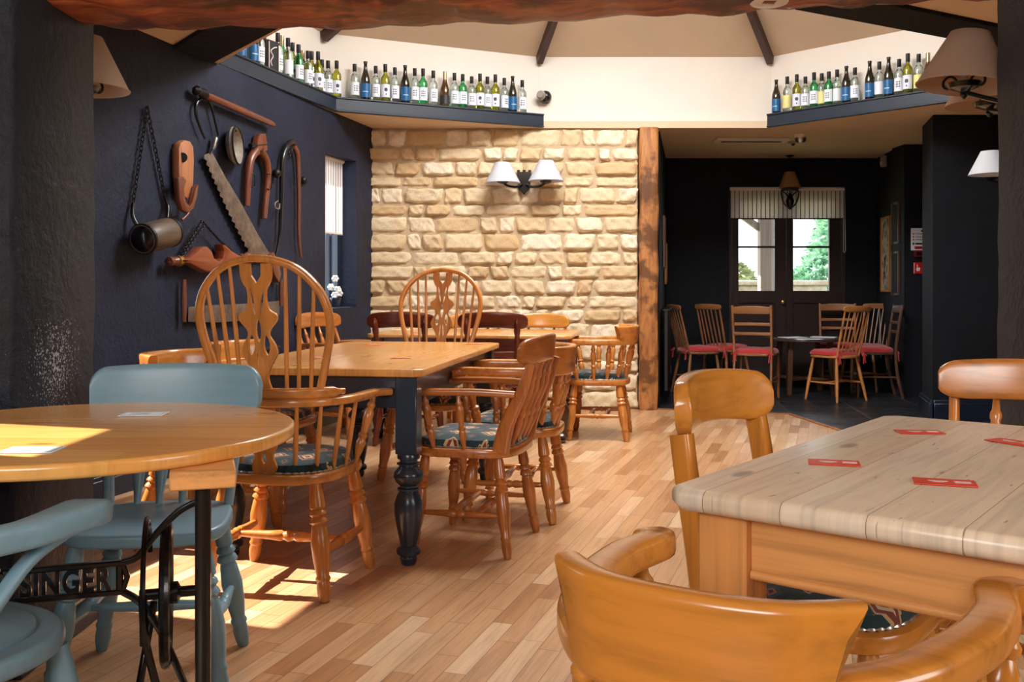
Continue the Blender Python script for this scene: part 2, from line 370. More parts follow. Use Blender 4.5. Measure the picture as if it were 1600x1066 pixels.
# glass
def glass(name, c, rough=.03, ior=1.45): return NT(name).set(base=c, rough=rough, trans=1.0, ior=ior).m
M['g_clear'] = glass('clear_glass', lin(226,236,232)); M['g_olive'] = glass('olive_glass', lin(176,176,44)); M['g_green'] = glass('green_glass', lin(70,190,110))
M['g_dark'] = NT('dark_brown_glass').set(base=lin(44,34,14), rough=.08, trans=.35, coat=.5).m
M['g_amber'] = NT('amber_glass').set(base=lin(96,62,20), rough=.08, trans=.5, coat=.5).m
t = NT('window_pane'); tr = t.new('ShaderNodeBsdfTransparent'); gl = t.new('ShaderNodeBsdfGlossy'); gl.inputs['Roughness'].default_value = .03; mx = t.new('ShaderNodeMixShader'); mx.inputs[0].default_value = .06
t.link(tr.outputs[0], mx.inputs[1]); t.link(gl.outputs[0], mx.inputs[2]); t.link(mx.outputs[0], t.out.inputs[0]); M['pane'] = t.m
t = NT('diffusing_skylight'); tr = t.new('ShaderNodeBsdfTranslucent'); tr.inputs[0].default_value = (.85,.88,.9,1); t.link(tr.outputs[0], t.out.inputs[0]); M['diffuser'] = t.m
M['cap_black'] = plain('black_capsule', lin(16,14,14), .35); M['cap_foil'] = plain('foil_capsule', lin(170,150,120), .35, .7)
# bottle labels (local x, z of the bottle)
t = NT('dotted_label'); x,y,z = t.xyz(t.map((1,1,1)))
fx = t.math('SUBTRACT', t.math('FRACT', t.math('DIVIDE', t.math('ADD', x, .0150), .012)), .5); fz = t.math('SUBTRACT', t.math('FRACT', t.math('DIVIDE', z, .018)), .5)
dd = t.math('ADD', t.math('MULTIPLY', fx, fx), t.math('MULTIPLY', fz, fz)); a = t.math('LESS_THAN', dd, .11)
b_ = t.math('LESS_THAN', t.math('ABSOLUTE', t.math('SUBTRACT', x, .003)), .018); c_ = t.math('LESS_THAN', t.math('ABSOLUTE', t.math('SUBTRACT', z, .099)), .027)
k = t.math('MULTIPLY', a, t.math('MULTIPLY', b_, c_)); t.set(base=t.mix(k, lin(222,226,236), lin(20,20,24)), rough=.5); M['l_dots'] = t.m
t = NT('emblem_label'); x,y,z = t.xyz(t.map((1,1,1)))
e1 = t.math('LESS_THAN', t.math('ADD', t.math('POWER', t.math('DIVIDE', x, .013), 2.0), t.math('POWER', t.math('ABSOLUTE', t.math('DIVIDE', t.math('SUBTRACT', z, .105), .015)), 4.0)), 1.0)
e2 = t.math('LESS_THAN', t.math('ADD', t.math('POWER', t.math('DIVIDE', x, .005), 2.0), t.math('POWER', t.math('ABSOLUTE', t.math('DIVIDE', t.math('SUBTRACT', z, .068), .008)), 2.0)), 1.0)
t.set(base=t.mix(t.math('MAXIMUM', e1, e2), lin(214,218,232), lin(48,48,60)), rough=.5); M['l_emblem'] = t.m
t = NT('blue_label'); x,y,z = t.xyz(t.map((1,1,1))); a = t.math('LESS_THAN', t.math('ABSOLUTE', t.math('SUBTRACT', z, .075)), .0035); b_ = t.math('LESS_THAN', t.math('ABSOLUTE', x), .022)
t.set(base=t.mix(t.math('MULTIPLY', a, b_), lin(12,88,140), lin(150,200,215)), rough=.35); M['l_blue'] = t.m
M['l_yellow'] = plain('yellow_label', lin(226,214,140), .5); M['l_white'] = plain('white_label', lin(220,222,228), .5)
M['l_dark'] = plain('dark_label', lin(34,34,38), .5); M['l_red'] = plain('pink_label_band', lin(190,70,70), .5)
# ------------------------------------------------------------ the setting
CZ = 2.45                                # ceiling height
def struct(o): o['kind'] = 'structure'; return o
def wall(name, p0, p1, th, z0, z1, mat, holes=(), side=1):
    """straight wall from p0 to p1 (plan), thickness to one side; holes = (a0, a1, z0, z1) along the wall"""
    p0 = Vector((p0[0], p0[1], 0)); p1 = Vector((p1[0], p1[1], 0)); d = (p1-p0); L = d.length; d.normalize(); n = Vector((-d.y, d.x, 0))*side
    MM = Matrix(((d.x, n.x, 0, p0.x), (d.y, n.y, 0, p0.y), (0, 0, 1, 0), (0,0,0,1)))
    mb = MB(); xs = sorted({0, L, *[h[0] for h in holes], *[h[1] for h in holes]})
    for a, b in zip(xs[:-1], xs[1:]):
        zs = [(z0, z1)]
        for h in holes:
            if h[0] <= a+1e-6 and h[1] >= b-1e-6:
                zs = [q for (u, v) in zs for q in ((u, min(v, h[2])), (max(u, h[3]), v)) if q[1]-q[0] > 1e-4]
        for (u, v) in zs: mb.box(((a+b)/2, th/2, (u+v)/2), (b-a, th, v-u), 0, 0, MM)
    return struct(mb.build(name, mat, smooth=False))
wx = lambda y: WALL_A+WALL_B*y
# floors
mb = MB(); mb.add([(-3.2,-2.6,0),(5.0,-2.6,0),(5.0,7.0,0),(2.45,7.0,0),(2.32,8.02,0),(1.27,8.36,0),(1.1,8.7,0),(-3.2,8.7,0)], [tuple(range(8))])
struct(mb.build('floor', M['floor'], smooth=False))
mb = MB(); mb.add([(5.0,7.0,0),(5.0,11,0),(1.0,11,0),(1.1,8.7,0),(1.27,8.36,0),(2.32,8.02,0),(2.45,7.0,0)], [tuple(range(7))]); struct(mb.build('floor_slate', M['slate'], smooth=False))
mb = MB()
for a, b in (((2.32,8.02),(2.45,7.0)),((1.27,8.36),(2.32,8.02))): mb.beam((a[0],a[1],.004),(b[0],b[1],.004),.035,.012,.003)
struct(mb.build('trim_1', M['old_x']))
# left wall with its two window openings
P0 = Vector((wx(2.9), 2.9)); dW = Vector((WALL_B, 1)).normalized(); Lw = lambda y: (y-2.9)*math.sqrt(1+WALL_B**2)
wall('wall_left', P0, (wx(8.7), 8.7), .34, 0, CZ, M['navy_wall'], [(Lw(3.50), Lw(4.22), .90, 1.98), (Lw(7.44), Lw(8.03), .90, 2.12)], side=1)
wall('wall_left_front', (-2.0,-2.6), (-2.0,2.62), .25, 0, CZ, M['navy_wall'], [(4.72, 5.16, 1.30, 2.12)], side=1)
wall('wall_back', (-2.25,-2.6), (4.0,-2.6), .2, 0, CZ, M['navy_wall'], side=-1)
wall('wall_right_front', (3.6,-2.6), (3.6,2.61), .2, 0, CZ, M['navy_wall'], side=-1)
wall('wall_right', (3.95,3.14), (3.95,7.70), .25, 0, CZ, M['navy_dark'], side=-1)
# pillars of the opening: rough plaster boxes with uneven arrises
def pillar(name, x0, x1, y0, y1, z1, edge_x):
    mb = MB(); random.seed(5 if edge_x < 0 else 9); nz = 26; ring = []
    ys = [y0, y0+.015, (y0+y1)/2, y1-.015, y1]
    for i in range(nz+1):
        z = z1*i/nz; row = []
        for j, y in enumerate(ys):
            r = (.012 if j in (0, 4) else 0)
            jit = random.uniform(-.004, .004)
            row.append((edge_x-math.copysign(r, edge_x)*-1+jit if False else edge_x+math.copysign(r, edge_x)+jit, y, z))
        far = x0 if edge_x > x0+1e-6 and edge_x < 0 else x1
        row = [(far, y0, z)]+row+[(far, y1, z)]; ring.append(row)
    vs = [p for row in ring for p in row]; m = len(ring[0]); fs = []
    for i in range(nz):
        for k in range(m):
            k2 = (k+1)%m; fs.append((i*m+k, i*m+k2, (i+1)*m+k2, (i+1)*m+k))
    fs += [tuple(range(m)), tuple((nz)*m+k for k in range(m))]
    mb.add(vs, fs); return struct(mb.build(name, M['navy_pillar'], sharp=50))
pillar('wall_left_pillar', -2.28, 0, 2.62, 3.14, CZ, -1.36); pillar('wall_right_pillar', 0, 4.1, 2.61, 3.14, CZ, 1.582)
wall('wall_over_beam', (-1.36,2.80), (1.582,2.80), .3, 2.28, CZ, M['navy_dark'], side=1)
# stone wall: mortar bed, then stones laid in uneven courses (one mesh)
struct(MB().box((-.09, 8.53, CZ/2), (2.37, .3, CZ), 0).build('wall_stone_bed', M['mortar'], smooth=False))
def stones():
    random.seed(11); vs = []; fs = []; tone = []; z = .0; x0, x1 = -1.27, 1.105
    def stone(xa, xb, za, zb):
        b = len(vs); nx, nz = 14, 9; tn = random.random(); dep = random.uniform(.018, .05); ph = random.uniform(0, 99); skew = random.uniform(-.016, .016); tx = random.uniform(-1,1); tz = random.uniform(-1,1)
        cut = [random.uniform(.0, .35) for _ in range(4)]
        for j in range(nz+1):
            for i in range(nx+1):
                u = -1+2*i/nx; v = -1+2*j/nz
                # round the corners of the outline
                uu = math.copysign(abs(u)**.72, u); vv = math.copysign(abs(v)**.8, v)
                k = cut[(u > 0)+2*(v > 0)]; r = (abs(uu)**4+abs(vv)**4); q = 1-.5*k*max(0, abs(uu)*abs(vv)-.35)
                X = (xa+xb)/2+(xb-xa)/2*uu*q+skew*v; Z = (za+zb)/2+(zb-za)/2*vv*q
                edge = max(abs(u), abs(v)); fall = 1-edge**9
                wob = .007*math.sin(X*47+ph)*math.cos(Z*61+ph*2)+.005*math.sin(X*101+Z*87+ph)+.003*math.sin(X*190-Z*150+ph)+dep*.25*(u*tx+v*tz)
                X += .004*math.sin(Z*80+ph)*(abs(u) > .9); Z += .005*math.sin(X*40+ph)*(abs(v) > .9)
                vs.append((X, 8.383-(dep*fall+wob*(fall > .01)+.0), Z)); tone.append(tn)
        for j in range(nz):
            for i in range(nx):
                a = b+j*(nx+1)+i; fs.append((a, a+1, a+nx+2, a+nx+1))
    def row(xa, xb, z, h):
        x = xa
        while x < xb-.02:
            wd = random.choice([.13,.18,.22,.26,.3,.36])*random.uniform(.9, 1.15)
            if xb-(x+wd) < .12: wd = xb-x
            stone(x+.008, x+wd-.010, z+random.uniform(.004,.012), z+h-random.uniform(.006,.013)); x += wd
    while z < CZ-.03:
        h = random.choice([.10,.125,.14,.155,.175])*random.uniform(.94,1.06)
        if CZ-z-h < .08: h = CZ-z
        if random.random() < .35 and h > .12:      # now and then a tall stone breaks the course
            xm = random.uniform(x0+.4, x1-.5); row(x0, xm, z, h); wd = random.uniform(.13,.2); stone(xm+.006, xm+wd-.008, z+.006, min(CZ, z+h)-.008); row(xm+wd, x1, z, h)
        else: row(x0, x1, z, h)
        z += h
    me = bpy.data.meshes.new('wall_stone'); me.from_pydata(vs, [], fs)
    bm_ = bmesh.new(); bm_.from_mesh(me); bmesh.ops.recalc_face_normals(bm_, faces=bm_.faces); bm_.to_mesh(me); bm_.free()
    if me.polygons[20].normal.y > 0: me.flip_normals()
    me.polygons.foreach_set('use_smooth', [True]*len(me.polygons)); a = me.attributes.new('stone', 'FLOAT', 'POINT'); a.data.foreach_set('value', tone)
    me.materials.append(M['stone']); o = bpy.data.objects.new('wall_stone', me); COL.objects.link(o); struct(o)
stones()
# the timber post at the end of the stone wall
mb = MB(); random.seed(3)
path = [(1.187+random.uniform(-.006,.006), 8.40, z*CZ/14) for z in range(15)]
mb.sweep(path, lambda t: [(n*(1+.05*math.sin(t*23+i)), u*(1+.04*math.sin(t*31+2*i))) for i, (n, u) in enumerate(sup(.165, .2, 7, 20))], up=(0,1,0))
o = mb.build('oak_post', M['post']); tag(o, 'split old timber post at the right end of the stone wall', 'post')
# the old beam across the opening
mb = MB(); random.seed(8)
pts = [(-1.42,2.95,2.037),(-1.0,2.95,2.032),(-.4,2.95,2.038),(.2,2.95,2.06),(.75,2.95,2.085),(1.2,2.95,2.11),(1.66,2.95,2.13)]
prof = [random.uniform(-.008,.008) for _ in range(400)]
def bsec(t):
    S = []; i0 = int(t*60)
    for i, (n, u) in enumerate(sup(.34, .27, 5, 24)): S.append((n*(1+prof[(i0*5+i*3)%400]*1.5), u*(1+prof[(i0*7+i)%400]*1.6)+(.006*math.sin(t*90+i)+.005*math.sin(t*37))*(u < 0)))
    return S
mb.sweep(catmull(pts, 11), bsec); o = mb.build('timber_beam', M['beam']); tag(o, 'rough dark brown timber beam spanning the opening between the two navy pillars', 'beam')
# back room
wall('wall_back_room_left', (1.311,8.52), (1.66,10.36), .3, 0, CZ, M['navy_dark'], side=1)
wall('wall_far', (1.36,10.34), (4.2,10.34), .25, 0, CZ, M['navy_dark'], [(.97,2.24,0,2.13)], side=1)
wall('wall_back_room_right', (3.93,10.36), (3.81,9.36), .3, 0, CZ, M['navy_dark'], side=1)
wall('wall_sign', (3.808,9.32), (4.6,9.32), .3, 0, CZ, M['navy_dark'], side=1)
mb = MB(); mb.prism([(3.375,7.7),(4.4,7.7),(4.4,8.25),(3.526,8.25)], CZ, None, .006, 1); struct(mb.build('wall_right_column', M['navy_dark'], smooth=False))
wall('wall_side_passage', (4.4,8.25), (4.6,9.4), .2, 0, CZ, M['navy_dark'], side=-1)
# skirtings
def skirt(name, p0, p1, n, h=.16, mat='trim_navy'):
    mb = MB(); p0 = Vector((p0[0],p0[1],0)); p1 = Vector((p1[0],p1[1],0)); n = Vector((n[0],n[1],0)).normalized()
    mb.beam(p0+n*.011+Vector((0,0,h/2)), p1+n*.011+Vector((0,0,h/2)), h, .022, .003, up=(n.x,n.y,0)); mb.beam(p0+n*.016+Vector((0,0,h*.42)), p1+n*.016+Vector((0,0,h*.42)), h*.84, .032, .004, up=(n.x,n.y,0))
    return struct(mb.build(name, M[mat]))
skirt('baseboard_column', (3.375,7.7), (3.95,7.7), (0,-1)); skirt('baseboard_column_side', (3.372,7.69), (3.526,8.25), (-1,.27))
skirt('baseboard_left', (wx(3.16),3.16), (wx(8.34),8.34), (1,-.244), .12)
skirt('baseboard_left_pillar', (-1.372,2.62), (-1.372,3.14), (1,0), .10)
skirt('baseboard_back_room_right', (3.81,9.37), (3.92,10.33), (-1,.1), .14)
# flat ceiling with the many-sided opening of the roof light
OCT = [(-1.84,5.97),(-1.404,7.58),(.267,8.35),(2.23,8.35),(3.30,7.18),(3.42,5.55),(1.6,4.5),(-.45,4.05)]
def offset_poly(P, d):
    out = []; n = len(P)
    for i in range(n):
        a, b, c = Vector(P[i-1]), Vector(P[i]), Vector(P[(i+1)%n]); d1 = (b-a).normalized(); d2 = (c-b).normalized()
        n1 = Vector((-d1.y, d1.x)); n2 = Vector((-d2.y, d2.x)); m = (n1+n2).normalized(); k = d/max(.3, m.dot(n1)); out.append((b.x+m.x*k, b.y+m.y*k))
    return out
OUT = offset_poly(OCT, .14)
ring_out = [(-2.27,-2.7),(5.1,-2.7),(5.1,10.7),(-1.0,10.7),(-1.50,8.75),(-2.93,2.9),(-2.3,2.62)]
mb = MB(); mb.plate(ring_out, [OUT], .06, Matrix.Translation((0,0,CZ))); mb.plate(OUT, [OCT], .06, Matrix.Translation((0,0,CZ)))
struct(mb.build('ceiling', M['cream_ceiling'], smooth=False))
ZR = 3.10
mb = MB()
for i in range(8):
    a, b = OUT[i], OUT[(i+1)%8]; a2, b2 = offset_poly(OCT, .24)[i], offset_poly(OCT, .24)[(i+1)%8]
    mb.add([(a[0],a[1],CZ+.06),(b[0],b[1],CZ+.06),(b[0],b[1],ZR+.05),(a[0],a[1],ZR+.05),(a2[0],a2[1],CZ+.06),(b2[0],b2[1],CZ+.06),(b2[0],b2[1],ZR+.05),(a2[0],a2[1],ZR+.05)], [(0,1,2,3),(4,7,6,5),(0,4,5,1),(3,2,6,7),(1,5,6,2),(0,3,7,4)])
struct(mb.build('wall_lantern_upstand', M['white_wall'], smooth=False))
cx_, cy_ = .85, 6.0; KIN = .40; ZT = 3.92
hi = [((x-cx_)*KIN+cx_, (y-cy_)*KIN+cy_) for x, y in OUT]; mb = MB()
for i in range(8):
    j = (i+1)%8; lo1 = offset_poly(OCT,.24)
    A, B, C, D = (OUT[i][0],OUT[i][1],ZR), (OUT[j][0],OUT[j][1],ZR), (hi[j][0],hi[j][1],ZT), (hi[i][0],hi[i][1],ZT)
    up = Vector((0,0,.06)); mb.add([A,B,C,D]+[tuple(Vector(p)+up) for p in (A,B,C,D)], [(0,1,2,3),(4,7,6,5),(0,4,5,1),(3,2,6,7),(1,5,6,2),(0,3,7,4)])
struct(mb.build('ceiling_lantern_roof', M['cream_roof'], smooth=False))
mb = MB(); mb.prism([(p[0],p[1]) for p in hi], .01, Matrix.Translation((0,0,ZT+.06)), 0); struct(mb.build('window_skylight', M['diffuser'], smooth=False))
for i in (0,1,2,3,4,5,6,7):
    a = Vector((OUT[i][0], OUT[i][1], ZR-.035)); b = Vector((hi[i][0], hi[i][1], ZT-.035)); c = Vector((cx_,cy_,0)); d = (b-a)
    o = MB().beam(a-d.normalized()*-.02, b, .055, .11, .004).build('hip_rafter', M['rafter'])
    tag(o, {1:'dark brown hip rafter above the corner of the left bottle shelf',2:'dark brown hip rafter over the right end of the left bottle shelf',3:'dark brown hip rafter over the left end of the right bottle shelf',4:'dark hip rafter of the roof light behind the cream lampshade',0:'dark hip rafter of the roof light nearest the left wall',5:'dark hip rafter of the roof light at the right wall',6:'dark hip rafter of the roof light near the front right, above the view',7:'dark hip rafter of the roof light near the front left, above the view'}[i], 'rafter', 'roof light rafters')
# painted tie beams at the corners of the roof light
def tie(p0, p1, w_, label):
    o = MB().beam((p0[0],p0[1],CZ+.10), (p1[0],p1[1],CZ+.10), w_, .26, .006, up=(0,0,1)).build('painted_tie_beam', M['navy_dark']); return o
dl = Vector((.60,-.80)).normalized(); nl = Vector((-dl.y, dl.x))
# beam() puts the width across, height up
def flatbeam(p0, p1, w_, z0, z1, mat, name):
    p0 = Vector(p0); p1 = Vector(p1); d = (p1-p0).normalized(); n = Vector((-d.y, d.x))*w_/2
    return MB().prism([tuple(p0+n), tuple(p0-n), tuple(p1-n), tuple(p1+n)], z1-z0, Matrix.Translation((0,0,z0)), .005, 1).build(name, mat)
a = Vector((-1.93,5.73)); o = flatbeam(a, a+dl*2.9, .31, CZ-.02, CZ+.26, M['navy_dark'], 'painted_tie_beam'); tag(o, 'dark painted beam slanting up from the left wall across the ceiling', 'beam')
a = Vector((3.9,5.93)); b = Vector((1.45,4.58)); o = flatbeam(b, a, .28, CZ-.02, CZ+.26, M['navy_dark'], 'painted_tie_beam'); tag(o, 'dark painted beam at the top right behind the cream lampshade', 'beam')
# ledges with fascias: the bottle shelves
def shelf(pts, label, end=None):
    t_ = thing('bottle_shelf', label, 'shelf', (pts[0][0], pts[0][1], CZ)); b0 = Vector((pts[0][0], pts[0][1], 0)); mb = MB(); md = MB(); 
    offs = {tuple(p): q for p, q in zip(OCT, OUT)}
    for a, b in zip(pts[:-1], pts[1:]):
        A, B, C, D = a, b, offs[b], offs[a]
        mb.prism([(p[0]-b0.x, p[1]-b0.y) for p in (A,B,C,D)], .012, Matrix.Translation((0,0,.098)), 0)
        d = (Vector(b)-Vector(a)).normalized(); n = Vector((d.y,-d.x)); k = Vector((n.x,n.y,0))*.012
        pa = Vector((a[0],a[1],0))-b0; pb = Vector((b[0],b[1],0))-b0
        md.beam(pa+k*1+Vector((0,0,.056)), pb+k*1+Vector((0,0,.056)), .112, .02, .002, up=(n.x,n.y,0))
        for z in (.008, .110): md.beam(pa+k*1.4+Vector((0,0,z)), pb+k*1.4+Vector((0,0,z)), .014, .032, .003, up=(n.x,n.y,0))
    mb.build('ledge', M['fascia'], t_); md.build('fascia_board', M['fascia'], t_); return t_
OC = [tuple(p) for p in OCT]
shelf([OC[0],OC[1],OC[2]], 'long blue-grey bottle shelf running from the left wall to above the stone wall')
shelf([OC[3],OC[4],OC[5]], 'blue-grey bottle shelf on the right above the back room opening')
# window in the left wall near the corner
def wl(y, off, z): n = math.sqrt(1+WALL_B**2); return Vector((wx(y)+off/n, y-off*WALL_B/n, z))
ANGW = math.atan2(1, WALL_B)              # direction along the wall
t_ = thing('window_1', None, None, wl(7.735,-.17,.90), ANGW); t_['kind'] = 'structure'
mb = MB(); hw = .304; hh = 1.22
mb.box((0,0,.025),(2*hw,.05,.05)); mb.box((0,0,hh-.025),(2*hw,.05,.05)); mb.box((-hw+.025,0,hh/2),(.05,.05,hh)); mb.box((hw-.025,0,hh/2),(.05,.05,hh)); mb.box((.12,0,hh/2),(.03,.04,hh-.1)); mb.build('window_frame', M['navyp_z'], t_)
MB().box((0,0,hh/2),(2*hw-.08,.006,hh-.08),0).build('pane', M['pane'], t_)
o = thing('window_blind', 'pale striped roller blind half down in the small window of the left wall', 'blind', wl(7.70,-.10,1.50), ANGW)
MB().box((0,0,.31),(.56,.004,.60),0).build('blind_fabric', M['blind'], o); MB().lathe((-.29,0,.61),(.29,0,.61),[(0,.018),(1,.018)]).build('roller', M['white_plastic'], o); MB().box((0,0,.004),(.56,.012,.016),.003).build('bottom_bar', M['white_plastic'], o)
for nm, y0, yc, zc, ww, hh, X in (('window_2',0,3.86,1.44,.72,1.08,None),('window_3',0,2.34,1.71,.43,.81,-2.12)):
    if X is None: loc = wl(yc,-.28,zc-hh/2); rz = ANGW
    else: loc = Vector((X-.09,yc,zc-hh/2)); rz = R(90)
    t_ = thing(nm, None, None, loc, rz); t_['kind'] = 'structure'; mb = MB(); hw = ww/2
    mb.box((0,0,.012),(ww,.04,.024)); mb.box((0,0,hh-.012),(ww,.04,.024)); mb.box((-hw+.012,0,hh/2),(.024,.04,hh)); mb.box((hw-.012,0,hh/2),(.024,.04,hh)); mb.build('window_frame', M['navyp_z'], t_)
    MB().box((0,0,hh/2),(ww-.03,.005,hh-.03),0).build('pane', M['pane'], t_)
# double doors at the far end
t_ = thing('door_1', None, None, (2.965,10.40,0)); t_['kind'] = 'structure'
mb = MB(); mb.box((-.61,0,1.05),(.035,.12,2.1)); mb.box((.61,0,1.05),(.035,.12,2.1)); mb.box((0,0,2.105),(1.255,.12,.03)); mb.build('door_frame', M['door_brown'], t_)
for s_, xa, xb, ga, gb in ((-1,-.59,-.002,-.515,-.125),(1,.002,.59,.075,.465)):
    lf = MB(); z0, z1 = 1.02, 1.98
    lf.box(((xa+ga)/2,0,1.045),(ga-xa,.045,2.09),.002); lf.box(((gb+xb)/2,0,1.045),(xb-gb,.045,2.09),.002); lf.box(((ga+gb)/2,0,2.035),(gb-ga,.045,.11),.002)
    lf.box(((ga+gb)/2,0,.955),(gb-ga,.045,.13),.002); lf.box(((ga+gb)/2,0,.09),(gb-ga,.045,.18),.002); lf.box(((ga+gb)/2,.008,.54),(gb-ga,.02,.72),.0); lf.box(((ga+gb)/2,0,1.495),(gb-ga,.03,.022),.002)
    d = lf.build('door_leaf', M['door_brown'], t_); MB().box(((ga+gb)/2,0,1.5),(gb-ga,.005,z1-z0),0).build('pane', M['pane'], d)
    if s_ == -1: MB().lathe((-.045,-.03,.90),(-.045,-.085,.90),[(0,.012),(.4,.010),(.55,.022),(.85,.024),(1,.012)],12).build('door_knob', M['brass'], d)
o = thing('roller_blind', 'wide striped roller blind pulled down over the top of the far double doors', 'blind', (2.95,10.30,1.79))
MB().box((0,0,.16),(1.21,.004,.32),0).build('blind_fabric', M['blind'], o); MB().lathe((-.61,.0,.325),(.61,.0,.325),[(0,.02),(1,.02)]).build('roller', M['white_plastic'], o)
MB().box((0,0,.004),(1.21,.012,.014),.003).build('bottom_bar', M['dark_plastic'], o)
MB().tube([(.598,-.02,.32),(.60,-.02,-.35),(.612,-.02,-.36),(.622,-.02,-.34),(.61,-.02,.32)],.0025,6,(0,1,0)).build('pull_chain', M['white_plastic'], o)
# outside the far doors
def tex(name, stops, scale, rough=.9):
    t = NT(name); n = t.noise(t.map((scale,)*3), 1, 5, .65); t.set(base=t.ramp(n, stops), rough=rough); return t.m
M['grass'] = tex('lawn', [(.3, lin(96,110,60)),(.7, lin(140,150,90))], 6)
mb = MB(); mb.add([(-12,10.6,-.12),(18,10.6,-.12),(18,60,-.12),(-12,60,-.12)],[(0,1,2,3)]); o = mb.build('floor_outside', M['grass'], smooth=False); struct(o)
M['foliage'] = tex('conifer_leaves', [(.3, lin(84,124,100)),(.5, lin(150,190,160)),(.72, lin(206,226,206))], 5); M['foliage2'] = tex('pale_shrub_leaves', [(.3, lin(110,118,76)),(.7, lin(190,190,150))], 5)  # conifer tones paled, outdoor haze and overexposure put into the leaf colour
def bush(name, label, cat, base, rad, h, n, mat, seed, cone=False, leaf=.09):
    random.seed(seed); vs = []; fs = []
    for i in range(n):
        zt = random.random()**(1.2 if cone else .8); rr = rad*((1-zt)*.9+.1 if cone else math.sqrt(max(.05,1-(2*zt-.9)**2))); a = random.uniform(0, 6.283); q = rr*random.uniform(.55, 1)
        c = Vector((q*math.cos(a), q*math.sin(a), .1+zt*h)); d = Vector((math.cos(a)+random.uniform(-.6,.6), math.sin(a)+random.uniform(-.6,.6), random.uniform(-.6,.8))).normalized(); s2 = d.cross(Vector((random.random(),random.random(),random.random()))).normalized(); L = leaf*random.uniform(.7,1.6); b = len(vs)
        vs += [c-d*L, c+s2*L*.35, c+d*L, c-s2*L*.35]; fs.append((b,b+1,b+2,b+3))
    t_ = thing(name, label, cat, base); mb = MB(); mb.v = [tuple(v) for v in vs]; mb.f = fs
    me = bpy.data.meshes.new('foliage'); me.from_pydata(mb.v, [], mb.f); me.materials.append(mat); o = bpy.data.objects.new('foliage', me); COL.objects.link(o); o.parent = t_
    MB().lathe((0,0,0),(0,0,h*.8),[(0,.09),(1,.02)],8).build('trunk', M['dkold_z'], t_)
bush('conifer', 'bushy green conifer seen through the right door pane', 'tree', (5.75,16.5,-.12), 1.25, 3.2, 5200, M['foliage'], 4, True, .10)
bush('evergreen_shrub', 'dense low evergreen shrub filling the bottom of the right door pane', 'shrub', (4.62,14.4,-.12), .8, 1.5, 4200, M['foliage'], 5, False, .07)
bush('pale_shrub', 'pale yellowish shrub seen through the left door pane', 'shrub', (4.25,19.5,-.12), .8, 1.75, 1600, M['foliage2'], 6, False, .08)
M['porch_wood'] = wood('weathered_porch_wood', lin(150,132,120), 'z', .8, 0, .3)
t_ = thing('porch', 'weathered timber porch post and added unseen roof outside the left door pane', 'porch', (3.12,12.0,-.12))
MB().box((.04,0,1.15),(.15,.15,2.3),.01).build('post', M['porch_wood'], t_); MB().box((.27,.5,1.15),(.10,.12,2.3),.01).build('post', M['porch_wood'], t_)
MB().beam((-.35,0,2.15),(.06,0,1.85),.08,.08,.005).build('brace', M['porch_wood'], t_)
MB().box((-.2,.1,2.38),(2.2,.16,.16),.01).build('roof_beam', M['porch_wood'], t_); MB().box((-.2,-.35,2.50),(2.0,1.5,.04),.005).build('roof', M['porch_wood'], t_)  # roof out of view, added to keep sun off the slate floor
M['gstone'] = tex('garden_wall_stone', [(.3, lin(150,130,110)),(.7, lin(205,190,170))], 7)
o = MB().box((0,0,.60),(2.0,.3,1.20),.02).box((0,0,1.235),(2.1,.38,.07),.015).build('garden_wall', M['gstone']); o.location = (3.35,13.4,-.12); tag(o, 'low stone garden wall outside behind the left door pane', 'wall')
# ------------------------------------------------------------ chair parts
LEGP = [(0,.015),(.06,.019),(.14,.021),(.17,.016),(.19,.021),(.21,.024),(.235,.018),(.25,.022),(.27,.025),(.30,.019),(.33,.022),(.45,.027),(.62,.024),(.76,.018),(.79,.021),(.81,.023),(.83,.019),(.86,.017),(.93,.018),(1,.013)]
LEGP = [(1-t, r) for t, r in reversed(LEGP)]
LEGP = [(0,.016),(.08,.020),(.18,.023),(.22,.023),(.235,.017),(.25,.023),(.275,.026),(.295,.019),(.315,.025),(.34,.028),(.36,.020),(.39,.023),(.52,.0285),(.66,.025),(.78,.0185),(.80,.022),(.815,.022),(.83,.0185),(.88,.021),(.93,.0195),(1,.0145)]
SPINP = [(0,.007),(.10,.009),(.22,.0135),(.30,.0155),(.36,.011),(.38,.0145),(.41,.0155),(.44,.010),(.55,.0125),(.66,.0155),(.74,.0150),(.80,.010),(.83,.013),(.86,.013),(.89,.009),(1,.007)]
STRP = [(0,.008),(.12,.011),(.32,.0135),(.42,.0165),(.45,.012),(.5,.0175),(.55,.012),(.58,.0165),(.68,.0135),(.88,.011),(1,.008)]
def prof(P, k): return [(t, r*k) for t, r in P]
def superD(w, d, n=40, e=3.0, back=.86):
    """seat outline, front at +y, narrower at the back"""
    out = []
    for i in range(n):
        a = 2*math.pi*i/n; c, s = math.cos(a), math.sin(a)
        x = w/2*math.copysign(abs(c)**(2/e), c); y = d/2*math.copysign(abs(s)**(2/e), s)
        out.append((x*(1-(1-back)*(0.5-y/d)), y))
    return out
def cushion(out, z0, h, k=.90):
    mb = MB(); n = len(out); rings = [(k, 0), (k, .25*h), (k*.97, .62*h), (k*.85, .88*h), (k*.6, h), (k*.3, h)]; vs = []; fs = []
    for r, z in rings: vs += [(p[0]*r, p[1]*r, z0+z) for p in out]
    for i in range(len(rings)-1):
        for j in range(n): j2 = (j+1)%n; fs.append((i*n+j, i*n+j2, (i+1)*n+j2, (i+1)*n+j))
    fs.append(tuple((len(rings)-1)*n+j for j in range(n))); fs.append(tuple(reversed(range(n)))); mb.add(vs, fs); return mb
